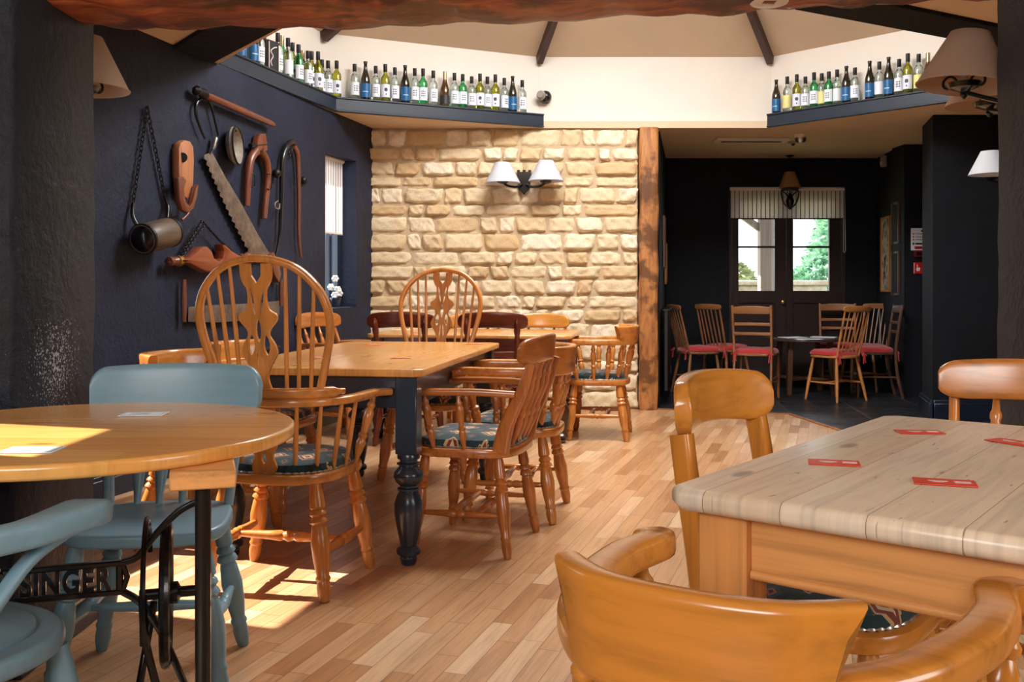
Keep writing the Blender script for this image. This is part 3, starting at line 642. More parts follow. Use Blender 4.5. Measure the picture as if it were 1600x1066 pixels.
def nails(out, z, k=.905, m=46):
    n = len(out); P = []; per = 4; N = m*per
    for i in range(N):
        q = i/N*n; a = out[int(q)%n]; b = out[(int(q)+1)%n]; f = q-int(q); P.append(Vector(((a[0]*(1-f)+b[0]*f)*k, (a[1]*(1-f)+b[1]*f)*k, z)))
    mb = MB(); seg = 6; vs = []; fs = []
    for i, p in enumerate(P):
        t = (P[(i+1)%N]-P[i-1]).normalized(); nn = Vector((t.y,-t.x,0)); r = (.0012,.0040,.0050,.0040)[i%per]
        for s_ in range(seg): a = s_*math.tau/seg; vs.append(p+nn*(r*math.cos(a))+Vector((0,0,r*math.sin(a))))
    for i in range(N):
        j = (i+1)%N
        for s_ in range(seg): s2 = (s_+1)%seg; fs.append((i*seg+s_, j*seg+s_, j*seg+s2, i*seg+s2))
    return mb.add(vs, fs)
def legs(t_, mat, tops, feet, zs, k=1.0, prf=LEGP, names='leg', seg=14):
    for (a, b), (c, d) in zip(tops, feet): MB().lathe((a,b,zs), (c,d,0), prof(prf, k), seg).build(names, mat, t_)
def between(a, b, t): return tuple(a[i]+(b[i]-a[i])*t for i in range(3))
def hstretch(t_, matx, tops, feet, zs, zz=.17, k=1.0, cross=1):
    def P(i, z): a = (*tops[i], zs); b = (*feet[i], 0); return Vector(between(a, b, 1-z/zs))
    # order: front-left, front-right, back-left, back-right
    L0, L1, R0, R1 = P(0,zz), P(2,zz), P(1,zz), P(3,zz)
    MB().lathe(L0, L1, prof(STRP,k), 12).build('stretcher', matx, t_); MB().lathe(R0, R1, prof(STRP,k), 12).build('stretcher', matx, t_)
    for c in ([.5] if cross == 1 else [.36,.66]): MB().lathe(L0.lerp(L1,c), R0.lerp(R1,c), prof(STRP,k), 12).build('cross_stretcher', matx, t_)
def std_legs(w, d, splay=.055):
    tops = [(-w*.36, d*.34), (w*.36, d*.34), (-w*.33, -d*.34), (w*.33, -d*.34)]
    feet = [(-w*.36-splay, d*.34+splay*.6), (w*.36+splay, d*.34+splay*.6), (-w*.33-splay, -d*.34-splay), (w*.33+splay, -d*.34-splay)]
    return tops, feet
def bent_crest(w_, h, th, curve, arch, zc, yc, mat, name, t_, lean=.0, endround=.35, under=0.0, n=33, horn=0):
    """a bent crest board: width, height, thickness, how far the middle bows back, how far it arches"""
    mb = MB(); path = []; 
    for i in range(n):
        u = -1+2*i/(n-1); u = math.sin(u*math.pi/2)*.75+u*.25; path.append((u*w_/2, yc-curve*(1-u*u), zc))
    def sec(t):
        u = -1+2*t; u = abs(math.sin(u*math.pi/2)*.75+u*.25); q = max(0,(u-.80)/.20); e = 1-math.sqrt(max(0,1-q*q*.96)); q2 = max(0,(u-.62)/.38)
        top = h/2+arch*(1-u*u)-h*.42*e*min(1,endround*2); bot = -h/2+under*(1-u*u)+h*.30*e*min(1,endround*2)+h*.28*endround*q2**1.6
        hh = max(.010, top-bot); cc = (top+bot)/2
        return [(a-(cc+b)*lean, cc+b) for a, b in sup(th, hh, 5, 16)]
    # sideways n points to -y for a path running +x
    mb.sweep(path, lambda t: [(n_, u_) for n_, u_ in sec(t)]); return mb.build(name, mat, t_, 50)

def make_windsor(name, tone='honey'):
    Z, X, Y = M[tone+'_z'], M[tone+'_x'], M[tone+'_y']; t_ = thing(name, 'x', 'chair'); w_, d = .50, .46; zs = .425
    out = superD(w_, d, 44, 3.0, .88); MB().prism(out, .034, Matrix.Translation((0,0,zs-.034)), .008, 2).build('seat', X, t_)
    cu = cushion(out, zs-.002, .052).build('seat_cushion', M['kilim'], t_); nails(out, zs+.004).build('nail_trim', M['nail'], cu)
    tops, feet = std_legs(w_, d, .06); legs(t_, Z, tops, feet, zs-.03, 1.18); hstretch(t_, Y, tops, feet, zs-.03, .16, 1.25)
    za = .675; bow = catmull([(-.285,.235,za-.005),(-.272,.16,za),(-.262,.04,za),(-.245,-.07,za),(-.19,-.165,za),(-.10,-.215,za),(0,-.228,za),(.10,-.215,za),(.19,-.165,za),(.245,-.07,za),(.262,.04,za),(.272,.16,za),(.285,.235,za-.005)], 5)
    def bs(t):
        q = abs(t-.5)*2; wd = .046+.022*max(0,(q-.82)/.18); return sup(wd, .030, 4, 14)
    MB().sweep(bow, bs).build('arm_bow', X, t_, 50)
    N = len(bow); sub = bow[int(N*.27):int(N*.73)+1]; sub = [p+Vector((0,0,.032)) for p in sub]
    MB().sweep(sub, lambda t: [(a+b*.10, b) for a, b in sup(.036, .040 if .06 < t < .94 else .022, 4, 14)]).build('arm_crest', X, t_, 50)
    # hoop
    zb = za+.045; lean = .20
    hp = catmull([(-.185,-.165,zb-.01),(-.210,-.18,zb+.08),(-.236,-.2,zb+.18),(-.240,-.222,zb+.27),(-.205,-.243,zb+.355),(-.125,-.262,zb+.425),(0,-.272,zb+.452),(.125,-.262,zb+.425),(.205,-.243,zb+.355),(.240,-.222,zb+.27),(.236,-.2,zb+.18),(.210,-.18,zb+.08),(.185,-.165,zb-.01)], 6)
    MB().sweep(hp, sup(.026, .034, 3, 12), up=(0,1,.2)).build('hoop', Z, t_, 50)
    def hoop_z(x):      # where the hoop passes above x
        best = max((p for p in hp if abs(abs(p.x)-abs(x)) < .022), key=lambda p: p.z); return best
    for x in (-.178,-.135,-.092,.092,.135,.178):
        top = hoop_z(x*1.12); yb = -.228+.9*x*x; MB().lathe((x*.92, yb+.008, za+.04), (x*1.12, top.y, top.z-.006), [(0,.0068),(.35,.0085),(1,.006)], 10).build('spindle', Z, t_)
    # fiddle splat, pierced
    hs = [(t, v*1.18) for t, v in [(0,.050),(.10,.048),(.16,.040),(.20,.031),(.28,.029),(.36,.036),(.395,.056),(.43,.060),(.47,.052),(.52,.036),(.57,.034),(.62,.046),(.68,.055),(.73,.052),(.80,.036),(.88,.024),(.94,.025),(1,.034)]]
    Ls = .438; half = lambda t: next(a[1]+(b[1]-a[1])*(t-a[0])/(b[0]-a[0]) for a, b in zip(hs[:-1], hs[1:]) if a[0] <= t <= b[0])
    def smooth(pts, n=4, closed=False):
        if closed: pts = pts[-2:]+pts+pts[:2]; r = catmull([(p[0],p[1],0) for p in pts], n); return [(p.x,p.y) for p in r[2*n-n+n: len(r)-1-2*n+0]][: n*(len(pts)-4)]
        return [(p.x,p.y) for p in catmull([(p[0],p[1],0) for p in pts], n)]
    right = smooth([(v, Ls*(1-t)) for t, v in hs], 3); outer = [(-.012, Ls*.86),(-.020,Ls*.93),(-.018,Ls)]
    R_ = right; Lf = [(-x, y) for x, y in reversed(right)]
    outer = [(0, Ls*.845), (.018, Ls*.905), (.020, Ls)]+R_+Lf+[(-.020, Ls), (-.018, Ls*.905)]
    def lens(cx, cy, a, b, ang=0, n=12, e=1.0):
        o = []
        for i in range(n):
            q = 2*math.pi*i/n; x = a*math.sin(q)*abs(math.sin(q))**.4; y = b*math.cos(q); o.append((cx+x*math.cos(ang)-y*math.sin(ang), cy+x*math.sin(ang)+y*math.cos(ang)))
        return o
    holes = [lens(-.0165, Ls*.70, .0055, .050, .16), lens(.0165, Ls*.70, .0055, .050, -.16), lens(0, Ls*.475, .010, .040), lens(-.028, Ls*.36, .012, .036, -.05), lens(.028, Ls*.36, .012, .036, .05), lens(-.010, Ls*.20, .0042, .045, -.06), lens(.010, Ls*.20, .0042, .045, .06)]
    p0 = Vector((0,-.222,za+.045)); p1 = Vector((0,-.272,zb+.445)); yv = (p1-p0).normalized(); zv = Vector((1,0,0)).cross(yv)
    MM = Matrix(((1,yv.x,zv.x,p0.x),(0,yv.y,zv.y,p0.y),(0,yv.z,zv.z,p0.z),(0,0,0,1)))
    MB().plate(outer, holes, .011, MM).build('splat', Z, t_, 30)
    # below the bow: short spindles, lower splat, turned arm posts
    def bow_at(x, y): return min(bow, key=lambda p: (p.x-x)**2+(p.y-y)**2)
    for x, y in ((-.19,-.165),(-.115,-.21),(.115,-.21),(.19,-.165),(-.235,-.09),(.235,-.09),(-.255,0),(.255,0)):
        b = bow_at(x,y); MB().lathe((x*.84, y*.84, zs-.006), (b.x, b.y, za-.008), [(0,.007),(.45,.0095),(1,.007)], 10).build('spindle', Z, t_)
    for s_ in (-1,1): MB().lathe((s_*.215,.10,zs-.006), (s_*.270,.15,za-.008), prof(SPINP,1.25), 12).build('arm_post', Z, t_)
    lo = smooth([(.035,0),(.046,.03),(.034,.07),(.050,.11),(.036,.16),(.042,.22),(.042,.245)], 4); lo = lo+[(-x,y) for x, y in reversed(lo)]
    MM = Matrix.Translation((0,-.200,zs-.004)) @ Matrix.Rotation(R(94), 4, 'X')
    MB().plate(lo, [lens(0,.15,.012,.028), lens(0,.06,.008,.018)], .011, MM).build('lower_splat', Z, t_, 30)
    return t_

def make_armchair(name, tone='warm', fabric='kilim'):
    """crest board on bent posts, turned back spindles, straight arms"""
    Z, X, Y = M[tone+'_z'], M[tone+'_x'], M[tone+'_y']; t_ = thing(name, 'x', 'chair'); w_, d, zs = .50, .45, .425
    out = superD(w_, d, 40, 3.6, .90); MB().prism(out, .036, Matrix.Translation((0,0,zs-.036)), .008, 2).build('seat', X, t_)
    cu = cushion(out, zs-.002, .055).build('seat_cushion', M[fabric], t_); nails(out, zs+.004).build('nail_trim', M['nail'], cu)
    tops, feet = std_legs(w_, d, .055); legs(t_, Z, tops, feet, zs-.032, .98); hstretch(t_, Y, tops, feet, zs-.032, .16, 1.0, 2)
    for s_ in (-1,1):
        pth = catmull([(s_*.195,-.17,zs-.01),(s_*.205,-.20,zs+.10),(s_*.212,-.265,zs+.24),(s_*.214,-.30,zs+.345)], 6)
        MB().sweep(pth, lambda t: sup(.026, .074-.044*t, 4, 12), up=(0,1,0)).build('back_post', Z, t_, 50)
        arm = catmull([(s_*.214,-.235,.648),(s_*.236,-.10,.655),(s_*.255,.06,.655),(s_*.262,.17,.65),(s_*.258,.215,.645)], 5)
        MB().sweep(arm, lambda t: sup(.036+.020*t, .028, 4, 12)).build('arm', Y, t_, 50)
        for y, k in ((.115,1.1),(-.03,1.05)): MB().lathe((s_*.218,y*.9,zs-.006), (s_*.250,y+.02,.645), prof(SPINP,k), 12).build('arm_post', Z, t_)
    for x in (-.12,-.042,.042,.12): MB().lathe((x*.9,-.188,zs-.006), (x*1.05,-.305,zs+.345), prof(SPINP,1.15), 12).build('back_spindle', Z, t_)
    bent_crest(.50, .105, .026, .050, .018, zs+.385, -.265, X, 'crest_rail', t_, -.10, .35, .012)
    return t_

def make_captain(name, tone='honey', fabric='kilim', nsp=8, kc=1.15, horn=.03, cf=.345, bk=1.0):
    """low bow back with a thick raised crest running into the arms"""
    Z, X, Y = M[tone+'_z'], M[tone+'_x'], M[tone+'_y']; t_ = thing(name, 'x', 'chair'); w_, d, zs = .49, .45, .42
    out = superD(w_, d, 40, 3.2, .88); MB().prism(out, .038, Matrix.Translation((0,0,zs-.038)), .009, 2).build('seat', X, t_)
    if fabric: cu = cushion(out, zs-.002, .05).build('seat_cushion', M[fabric], t_); nails(out, zs+.004).build('nail_trim', M['nail'], cu)
    tops, feet = std_legs(w_, d, .06); legs(t_, Z, tops, feet, zs-.034, 1.15); hstretch(t_, Y, tops, feet, zs-.034, .17, 1.1, 2)
    za = .685; bow = catmull([(-.268,.262,za-.010),(-.242,.238,za-.006),(-.232,.19,za),(-.244,.10,za),(-.248,0,za),(-.224,-.11,za),(-.166,-.192,za),(-.10,-.240,za),(0,-.252,za),(.10,-.240,za),(.166,-.192,za),(.224,-.11,za),(.248,0,za),(.244,.10,za),(.232,.19,za),(.242,.238,za-.006),(.268,.262,za-.010)], 6)
    if bk != 1:
        for p in bow:
            if p.y < .12: p.x *= 1-(1-bk)*min(1,(.12-p.y)/.2)
    def bs(t):
        q = abs(t-.5)*2; k = max(0,(q-.86)/.14); return [(a+(.012 if t < .5 else -.012)*k*0, b-.004*k) for a, b in sup(.054+.008*k, .042+.004*k, 4.2, 18)]
    MB().sweep(bow, bs).build('arm_bow', X, t_, 55)
    N = len(bow); cr = bow[int(N*cf):int(N*(1-cf))+1]; cr = [p+Vector((0,0,-.019)) for p in cr]; hC = .034+.085*kc
    def cs(t):
        e = min(t, 1-t)/.10; e = min(1, e); pts = []; sg = 1 if t > .5 else -1
        for a, b in sup(1, 1, 5, 20):
            z = (b+.5)*hC; k = (b+.5); wd = .040
            n_ = .0085+a*wd+(k**2)*.012; tt = sg*(max(0,k-.35)/.65)**1.8*horn*(1-e)*1.4
            pts.append((n_, z, tt))
        return pts
    MB().sweep(cr, cs).build('crest', X, t_, 55)
    # posts and spindles
    def bow_at(x, y): return min(bow, key=lambda p: (p.x-x)**2+(p.y-y)**2)
    for x, y in ((-.10,-.24),(-.035,-.25),(.035,-.25),(.10,-.24),(-.19,-.185),(.19,-.185),(-.24,-.095),(.24,-.095),(-.262,.02),(.262,.02)):
        b = bow_at(x,y); MB().lathe((x*.80, y*.78, zs-.006), (b.x, b.y, za-.010), prof(SPINP,1.25), 12).build('spindle', Z, t_)
    for s_ in (-1,1): MB().lathe((s_*.205,.13,zs-.006), (s_*.252,.185,za-.012), prof(SPINP,1.55), 14).build('arm_post', Z, t_)
    return t_

def make_kitchen(name, tone='blue', splat=False, zs=.44, spl=4, crest_h=.115, w_crest=.46, arch=.012, round_=.5, ztop=None):
    Z, X, Y = M[tone+'_z'], M[tone+'_x'], M[tone+'_y']; t_ = thing(name, 'x', 'chair'); w_, d = .44, .42
    out = superD(w_, d, 40, 3.4, .86); MB().prism(out, .036, Matrix.Translation((0,0,zs-.036)), .010, 3).build('seat', X, t_)
    tops, feet = std_legs(w_, d, .06); legs(t_, Z, tops, feet, zs-.032, 1.08)
    hstretch(t_, Y, tops, feet, zs-.032, .19, 1.05)
    for s_ in (-1,1):
        pth = catmull([(s_*.170,-.155,zs-.008),(s_*.180,-.185,zs+.10),(s_*.190,-.235,zs+.22),(s_*.196,-.262,zs+.30)], 6)
        MB().sweep(pth, lambda t: sup(.024, .054-.020*t, 4, 12), up=(0,1,0)).build('back_post', Z, t_, 50)
    if splat:
        lo = [(.030,0),(.040,.03),(.020,.09),(.050,.15),(.034,.22),(.042,.30)]; lo = [(p.x,p.y) for p in catmull([(a,b,0) for a,b in lo],4)]; lo = lo+[(-x,y) for x,y in reversed(lo)]
        MB().plate(lo, [], .012, Matrix.Translation((0,-.168,zs-.004)) @ Matrix.Rotation(R(106),4,'X')).build('splat', Z, t_)
    xs = {4:(-.105,-.036,.036,.105), 3:(-.09,0,.09), 2:(-.1,.1), 1:(0,)}[spl]
    for x in xs: MB().lathe((x*.9,-.168,zs-.006), (x*1.05,-.285,zs+.30), prof(SPINP,1.2), 12).build('back_spindle', Z, t_)
    bent_crest(w_crest, crest_h, .027, .042, arch, (ztop-crest_h/2 if ztop else zs+.30+crest_h/2-.012), -.232, X, 'crest_rail', t_, -.12, round_, .010)
    return t_

def make_postback(name, tone='red'):
    """round topped posts standing in front of a wide crest"""
    Z, X, Y = M[tone+'_z'], M[tone+'_x'], M[tone+'_y']; t_ = thing(name, 'x', 'chair'); w_, d, zs = .44, .41, .44
    out = superD(w_, d, 36, 3.6, .88); MB().prism(out, .036, Matrix.Translation((0,0,zs-.036)), .009, 2).build('seat', X, t_)
    cu = cushion(out, zs-.002, .045).build('seat_cushion', M['kilim'], t_)
    tops, feet = std_legs(w_, d, .045); legs(t_, Z, tops, feet, zs-.032, 1.0); hstretch(t_, Y, tops, feet, zs-.032, .18, 1.0)
    for s_ in (-1,1):
        MB().lathe((s_*.155,-.17,zs-.01), (s_*.168,-.275,zs+.425), [(0,.016),(.1,.019),(.6,.018),(.70,.019),(.73,.015),(.755,.019),(.80,.022),(.90,.021),(.96,.016),(1,.006)], 14).build('back_post', Z, t_)
    bent_crest(.46, .105, .022, .030, .020, zs+.395, -.215, X, 'crest_rail', t_, -.14, .45, .020)
    bent_crest(.32, .05, .018, .02, .0, zs+.18, -.195, X, 'mid_rail', t_, -.14, .1, 0)
    return t_

def make_panelback(name, tone='gold'):
    """deep curved crest on two broad flat posts"""
    Z, X, Y = M[tone+'_z'], M[tone+'_x'], M[tone+'_y']; t_ = thing(name, 'x', 'chair'); w_, d, zs = .47, .45, .42
    out = superD(w_, d, 40, 3.2, .88); MB().prism(out, .038, Matrix.Translation((0,0,zs-.038)), .009, 2).build('seat', X, t_)
    cu = cushion(out, zs-.002, .05).build('seat_cushion', M['kilim'], t_); nails(out, zs+.004).build('nail_trim', M['nail'], cu)
    tops, feet = std_legs(w_, d, .055); legs(t_, Z, tops, feet, zs-.034, 1.1); hstretch(t_, Y, tops, feet, zs-.034, .17, 1.1)
    for s_ in (-1,1):
        pth = catmull([(s_*.185,-.185,zs-.01),(s_*.190,-.200,zs+.12),(s_*.192,-.222,zs+.26),(s_*.188,-.235,zs+.34)], 6)
        MB().sweep(pth, lambda t: sup(.038, .046, 5, 14), up=(0,1,0)).build('back_post', Z, t_, 50)
    bent_crest(.44, .125, .036, .065, .016, zs+.385, -.214, X, 'crest_rail', t_, -.06, .42, .022)
    return t_

def make_stickback(name, tone='old', n=7, wtop=.34, cushion_=True, tones=None):
    Z, X, Y = M[tone+'_z'], M[tone+'_x'], M[tone+'_y']; t_ = thing(name, 'x', 'chair'); w_, d, zs = .40, .39, .43
    out = superD(w_, d, 32, 3.2, .84); MB().prism(out, .028, Matrix.Translation((0,0,zs-.028)), .007, 2).build('seat', X, t_)
    tops, feet = std_legs(w_, d, .065); P = [(0,.012),(.3,.0165),(.6,.016),(1,.0115)]; legs(t_, Z, tops, feet, zs-.026, 1, P, seg=10)
    S2 = [(0,.007),(.5,.0105),(1,.007)]
    def Q(i, z): return Vector(between((*tops[i], zs), (*feet[i], 0), 1-z/zs))
    MB().lathe(Q(0,.17),Q(2,.17),S2,8).build('stretcher', Y, t_); MB().lathe(Q(1,.17),Q(3,.17),S2,8).build('stretcher', Y, t_); MB().lathe(Q(0,.17).lerp(Q(2,.17),.5),Q(1,.17).lerp(Q(3,.17),.5),S2,8).build('cross_stretcher', Y, t_)
    for i in range(n):
        u = -1+2*i/(n-1); k = 1.5 if i in (0,n-1) else 1
        MB().lathe((u*.145,-.150,zs-.006), (u*wtop*.44,-.275+.02*u*u,.845), [(0,.0065*k),(.4,.008*k),(1,.0055*k)], 8).build('back_stick', Z, t_)
    bent_crest(wtop, .052, .020, .022, .006, .86, -.257, X, 'crest_rail', t_, -.1, .3, 0)
    if cushion_: seat_pad(t_, w_, d, zs)
    return t_
def seat_pad(t_, w_, d, zs):
    out = superD(w_*1.02, d*.98, 32, 3.4, .9); mb = cushion(out, zs+.001, .045, .98); 
    for i, v in enumerate(mb.v): mb.v[i] = (v[0], v[1]+.01, v[2]+(.006*math.sin(v[0]*48)*math.sin(v[1]*52) if v[2] > zs+.02 else 0))
    p = mb.build('red_seat_pad', M['red_cushion'], t_)
    for s_ in (-1,1):
        m2 = MB(); x = s_*.165; y = -.175
        for dx, dz in ((.03,-.01),(-.03,-.012),(.014,-.075),(-.012,-.085)): m2.tube([(x,y,zs+.012),(x+dx*.6,y-.022,zs+dz*.3+.006),(x+dx,y-.026,zs+dz)], .0055, 6)
        m2.ball((x,y-.008,zs+.010), .013, 8, 5); m2.build('tie', M['red_cushion'], p)
def make_ladder(name, tone='old', rails=3, cushion_=True, curved=True):
    Z, X, Y = M[tone+'_z'], M[tone+'_x'], M[tone+'_y']; t_ = thing(name, 'x', 'chair'); w_, d, zs = .41, .39, .44
    out = superD(w_, d, 32, 5, .9); MB().prism(out, .024, Matrix.Translation((0,0,zs-.024)), .006, 2).build('seat', X, t_)
    for s_ in (-1,1):
        MB().lathe((s_*.175,.165,zs-.02), (s_*.18,.17,0), [(0,.018),(.9,.014),(1,.012)], 10).build('leg', Z, t_)
        pth = catmull([(s_*.175,-.24,0),(s_*.172,-.19,.22),(s_*.172,-.175,zs),(s_*.176,-.20,.68),(s_*.178,-.235,.89)], 6)
        MB().sweep(pth, lambda t: sup(.024,.032-.006*t,4,12), up=(0,1,0)).build('back_leg', Z, t_, 50)
        MB().lathe((s_*.176,.165,.20),(s_*.173,-.19,.20),[(0,.008),(.5,.010),(1,.008)],8).build('stretcher', Y, t_)
    MB().lathe((-.178,.165,.15),(.178,.165,.15),[(0,.008),(.5,.010),(1,.008)],8).build('stretcher', X, t_); MB().lathe((-.174,-.20,.17),(.174,-.20,.17),[(0,.008),(.5,.010),(1,.008)],8).build('stretcher', X, t_)
    bent_crest(.345,.066,.016,.02,.010,.845,-.222,X,'back_rail',t_,-.1,.0,.0)
    for z in ([.715,.625] if rails == 3 else [.655]): bent_crest(.345,.032,.014,.018,0,z,-.20,X,'back_rail',t_,-.1,.0,.004)
    if cushion_: seat_pad(t_, w_, d, zs)
    return t_
# ------------------------------------------------------------ the chairs in their places
G_T2 = 'chairs round the middle table'
ws = make_windsor('windsor_armchair')
place(ws, (-.815,3.53), (.20,.98), 'large hoop-back armchair with pierced splat at the near end of the middle table', None)
place(ws, (-.46,5.47), (-.17,-.985), 'high hoop-back armchair at the far end of the middle table, facing the camera', None)
ar = make_armchair('spindle_back_armchair')
place(ar, (-.155,4.06), (-.96,.28), 'brown armchair with kilim seat just right of the near navy table leg')
place(ar, (-1.20,7.02), (.80,-.42), 'armchair with spindle back at the left end of the far table, by the small window', None)
ca = make_captain('captains_chair')
place(ca, (.02,4.60), (-.97,.2), 'bow-back captain chair second along the right side of the middle table')
place(ca, (.62,6.88), (-.985,.17), 'bow-back captain chair standing at the right end of the far table against the stone wall')
place(ca, (-1.27,4.08), (.98,-.17), 'bow-back captain chair on the left of the middle table, the one nearer the camera')
place(ca, (-1.23,4.80), (.98,-.17), 'bow-back captain chair on the left of the middle table, the one nearer the stone wall')
cn = make_captain('captains_chair', 'gold', 'kilim', 8, .98, .026, .405, .87)
place(cn, (.308,1.168), (.53,.85), 'large golden captain chair closest to the camera in front of the scrubbed pine table')
pb = make_panelback('panel_back_chair')
place(pb, (.665,2.06), (.78,-.62), 'golden chair with deep curved back panel behind the scrubbed pine table')
gk = make_kitchen('kitchen_chair', 'honey', False, .44, 3, .10, .46, .014, .38)
place(gk, (1.215,2.33), (-.62,-.78), 'brown spindle-back chair behind the scrubbed pine table at the right edge', None, (1,1,1.05))
fk = make_kitchen('farmhouse_chair', 'gold', True, .44, 2, .10, .46, .028, .5)
place(fk, (.21,7.52), (-.10,-.99), 'golden crest-back chair behind the far table, right of the two by the stone wall')
place(fk, (-.33,7.58), (-.10,-.99), 'golden crest-back chair behind the far table, half hidden by the far hoop-back chair')
rk = make_postback('post_back_chair')
place(rk, (-.71,6.60), (.12,.99), 'dark reddish chair with round-topped posts at the far table, left of the two')
place(rk, (-.10,6.52), (.12,.99), 'dark reddish chair with round-topped posts at the far table, right of the two')
# blue chairs by the treadle table
bk = make_kitchen('blue_kitchen_chair', 'blue', False, .44, 4, .165, .50, .010, .42, ztop=.832)
place(bk, (-.99,2.66), (.10,-.995), 'blue painted kitchen chair with wide crest board behind the round table')
def make_paddlearm(name, tone='blue'):
    Z, X, Y = M[tone+'_z'], M[tone+'_x'], M[tone+'_y']; t_ = thing(name, 'x', 'chair'); w_, d, zs = .46, .46, .45
    out = superD(w_, d, 44, 2.3, .95); mb = MB(); mb.prism(out, .040, Matrix.Translation((0,0,zs-.04)), .014, 4); mb.build('seat', X, t_)
    MB().prism([(p[0]*.80,p[1]*.80) for p in out], .012, Matrix.Translation((0,0,zs-.004)), .005, 2).build('seat_panel', X, t_)
    tops, feet = std_legs(w_, d, .06); legs(t_, Z, tops, feet, zs-.034, 1.1); hstretch(t_, Y, tops, feet, zs-.034, .17, 1.1)
    za = .665; bow = catmull([(-.235,.175,za),(-.250,.14,za+.006),(-.262,.04,za),(-.262,-.03,za),(-.235,-.12,za),(-.17,-.20,za),(-.09,-.235,za),(0,-.245,za),(.09,-.235,za),(.17,-.20,za),(.235,-.12,za),(.262,-.03,za),(.262,.04,za),(.250,.14,za+.006),(.235,.175,za)], 6)
    MB().sweep(bow, lambda t: sup(.046+.044*max(0,1-abs(min(t,1-t)-.07)/.12)**.8 if min(t,1-t) < .19 else .046, .046, 4.5, 18)).build('arm_bow', X, t_, 50)
    N = len(bow); cr = [p+Vector((0,0,.045)) for p in bow[int(N*.27):int(N*.73)+1]]; MB().sweep(cr, lambda t: sup(.034,.060*min(1,.35+min(t,1-t)*6),4,16)).build('crest', X, t_, 50)
    for s_ in (-1,1): MB().sweep(catmull([(s_*.250,.10,za-.02),(s_*.256,.02,za-.05),(s_*.250,-.06,za-.13),(s_*.225,-.10,zs+.05),(s_*.205,-.10,zs-.01)],6), sup(.020,.030,3,12), up=(s_,0,0)).build('bent_brace', Z, t_, 50)
    for x in (-.13,-.045,.045,.13): MB().lathe((x*.85,-.19+.2*x*x,zs-.006),(x,-.235+.5*x*x,za-.01),prof(SPINP,1.1),12).build('spindle', Z, t_)
    return t_
bc = make_paddlearm('blue_armchair')
place(bc, (-1.055,1.70), (.42,.905), 'blue painted armchair at the bottom left pushed towards the round table')
# back room
sk = make_stickback('stick_back_chair', 'old'); lk = make_ladder('ladder_back_chair', 'old'); pk = make_stickback('stick_back_chair', 'pale', 7, .36); dk = make_ladder('ladder_back_chair', 'dkold'); 
place(sk, (2.20,9.92), (.80,.60), 'stick-back chair with red cushion in the back room, behind the leftmost one')
place(copy_tree(sk) if False else sk, (1.86,9.62), (.97,.22), 'leftmost stick-back chair with red cushion in the back room, by the radiator')
place(lk, (2.33,9.16), (.42,.91), 'ladder-back chair with red tied cushion seen from behind, left of the low back room table')
place(pk, (3.05,9.06), (-.50,.87), 'pale stick-back chair with red cushion nearest the camera in the back room')
l2 = place(lk, (3.40,9.98), (-.25,-.97), 'ladder-back chair against the right leaf of the far double doors')
place(sk, (3.66,9.93), (-.75,-.66), 'stick-back chair half hidden behind the pale one in the back room')
place(dk, (3.52,9.36), (-.985,.17), 'dark ladder-back chair with red cushion by the right wall of the back room')

# ------------------------------------------------------------ tables
TLEG = [(0,.040),(.02,.044),(.05,.044),(.06,.034),(.08,.034),(.09,.046),(.10,.046),(.112,.036),(.13,.040),(.17,.056),(.21,.060),(.26,.050),(.29,.034),(.305,.034),(.315,.044),(.33,.044),(.34,.036),(.38,.046),(.45,.056),(.55,.055),(.68,.045),(.80,.034),(.83,.031),(.845,.040),(.87,.048),(.90,.046),(.925,.030),(.94,.034),(.98,.030),(1,.026)]
def farmtable(name, label, loc, rz, w_, L, z, topmat, th, legmat, apmat, inset=.07, sq=.085, split=.30, toph=None, leg_k=1.0, aph=.125, over=None):
    t_ = thing(name, label, 'table', loc, rz); c = .035
    o2 = [(-w_/2+c,-L/2),(w_/2-c,-L/2),(w_/2,-L/2+c),(w_/2,L/2-c),(w_/2-c,L/2),(-w_/2+c,L/2),(-w_/2,L/2-c),(-w_/2,-L/2+c)]
    MB().prism(o2, th, Matrix.Translation((0,0,z-th)), .007, 3).build('tabletop', topmat, t_)
    lx, ly = w_/2-inset, L/2-inset; zt = z-th
    for sx in (-1,1):
        for sy in (-1,1):
            mb = MB(); mb.box((sx*lx, sy*ly, zt-split/2), (sq,sq,split), .004); mb.lathe((sx*lx,sy*ly,zt-split+.002),(sx*lx,sy*ly,0),prof(TLEG, leg_k*sq/.085),20); mb.build('leg', legmat, t_)
    for s_ in (-1,1):
        MB().box((s_*(lx+.008),0,zt-aph/2),(.022,2*ly-sq+.002,aph),.002).build('apron', apmat, t_); MB().box((0,s_*(ly+.008),zt-aph/2),(2*lx-sq+.002,.022,aph),.002).build('apron', apmat, t_)
    return t_
T2c = Vector((-.634,4.575)); farmtable('farmhouse_table', 'long pine-topped table with navy painted turned legs in the middle of the room', (T2c.x,T2c.y,0), R(-9), .87, 1.76, .76, M['pine_topy'], .030, M['navy_leg'], M['navyp_x'])
farmtable('farmhouse_table', 'waxed wooden table with dark turned legs in front of the stone wall', (-.245,7.03,0), R(-9.6), 1.44, .84, .74, M['far_top'], .028, M['darkleg'], M['red_x'], leg_k=1.0, aph=.11)
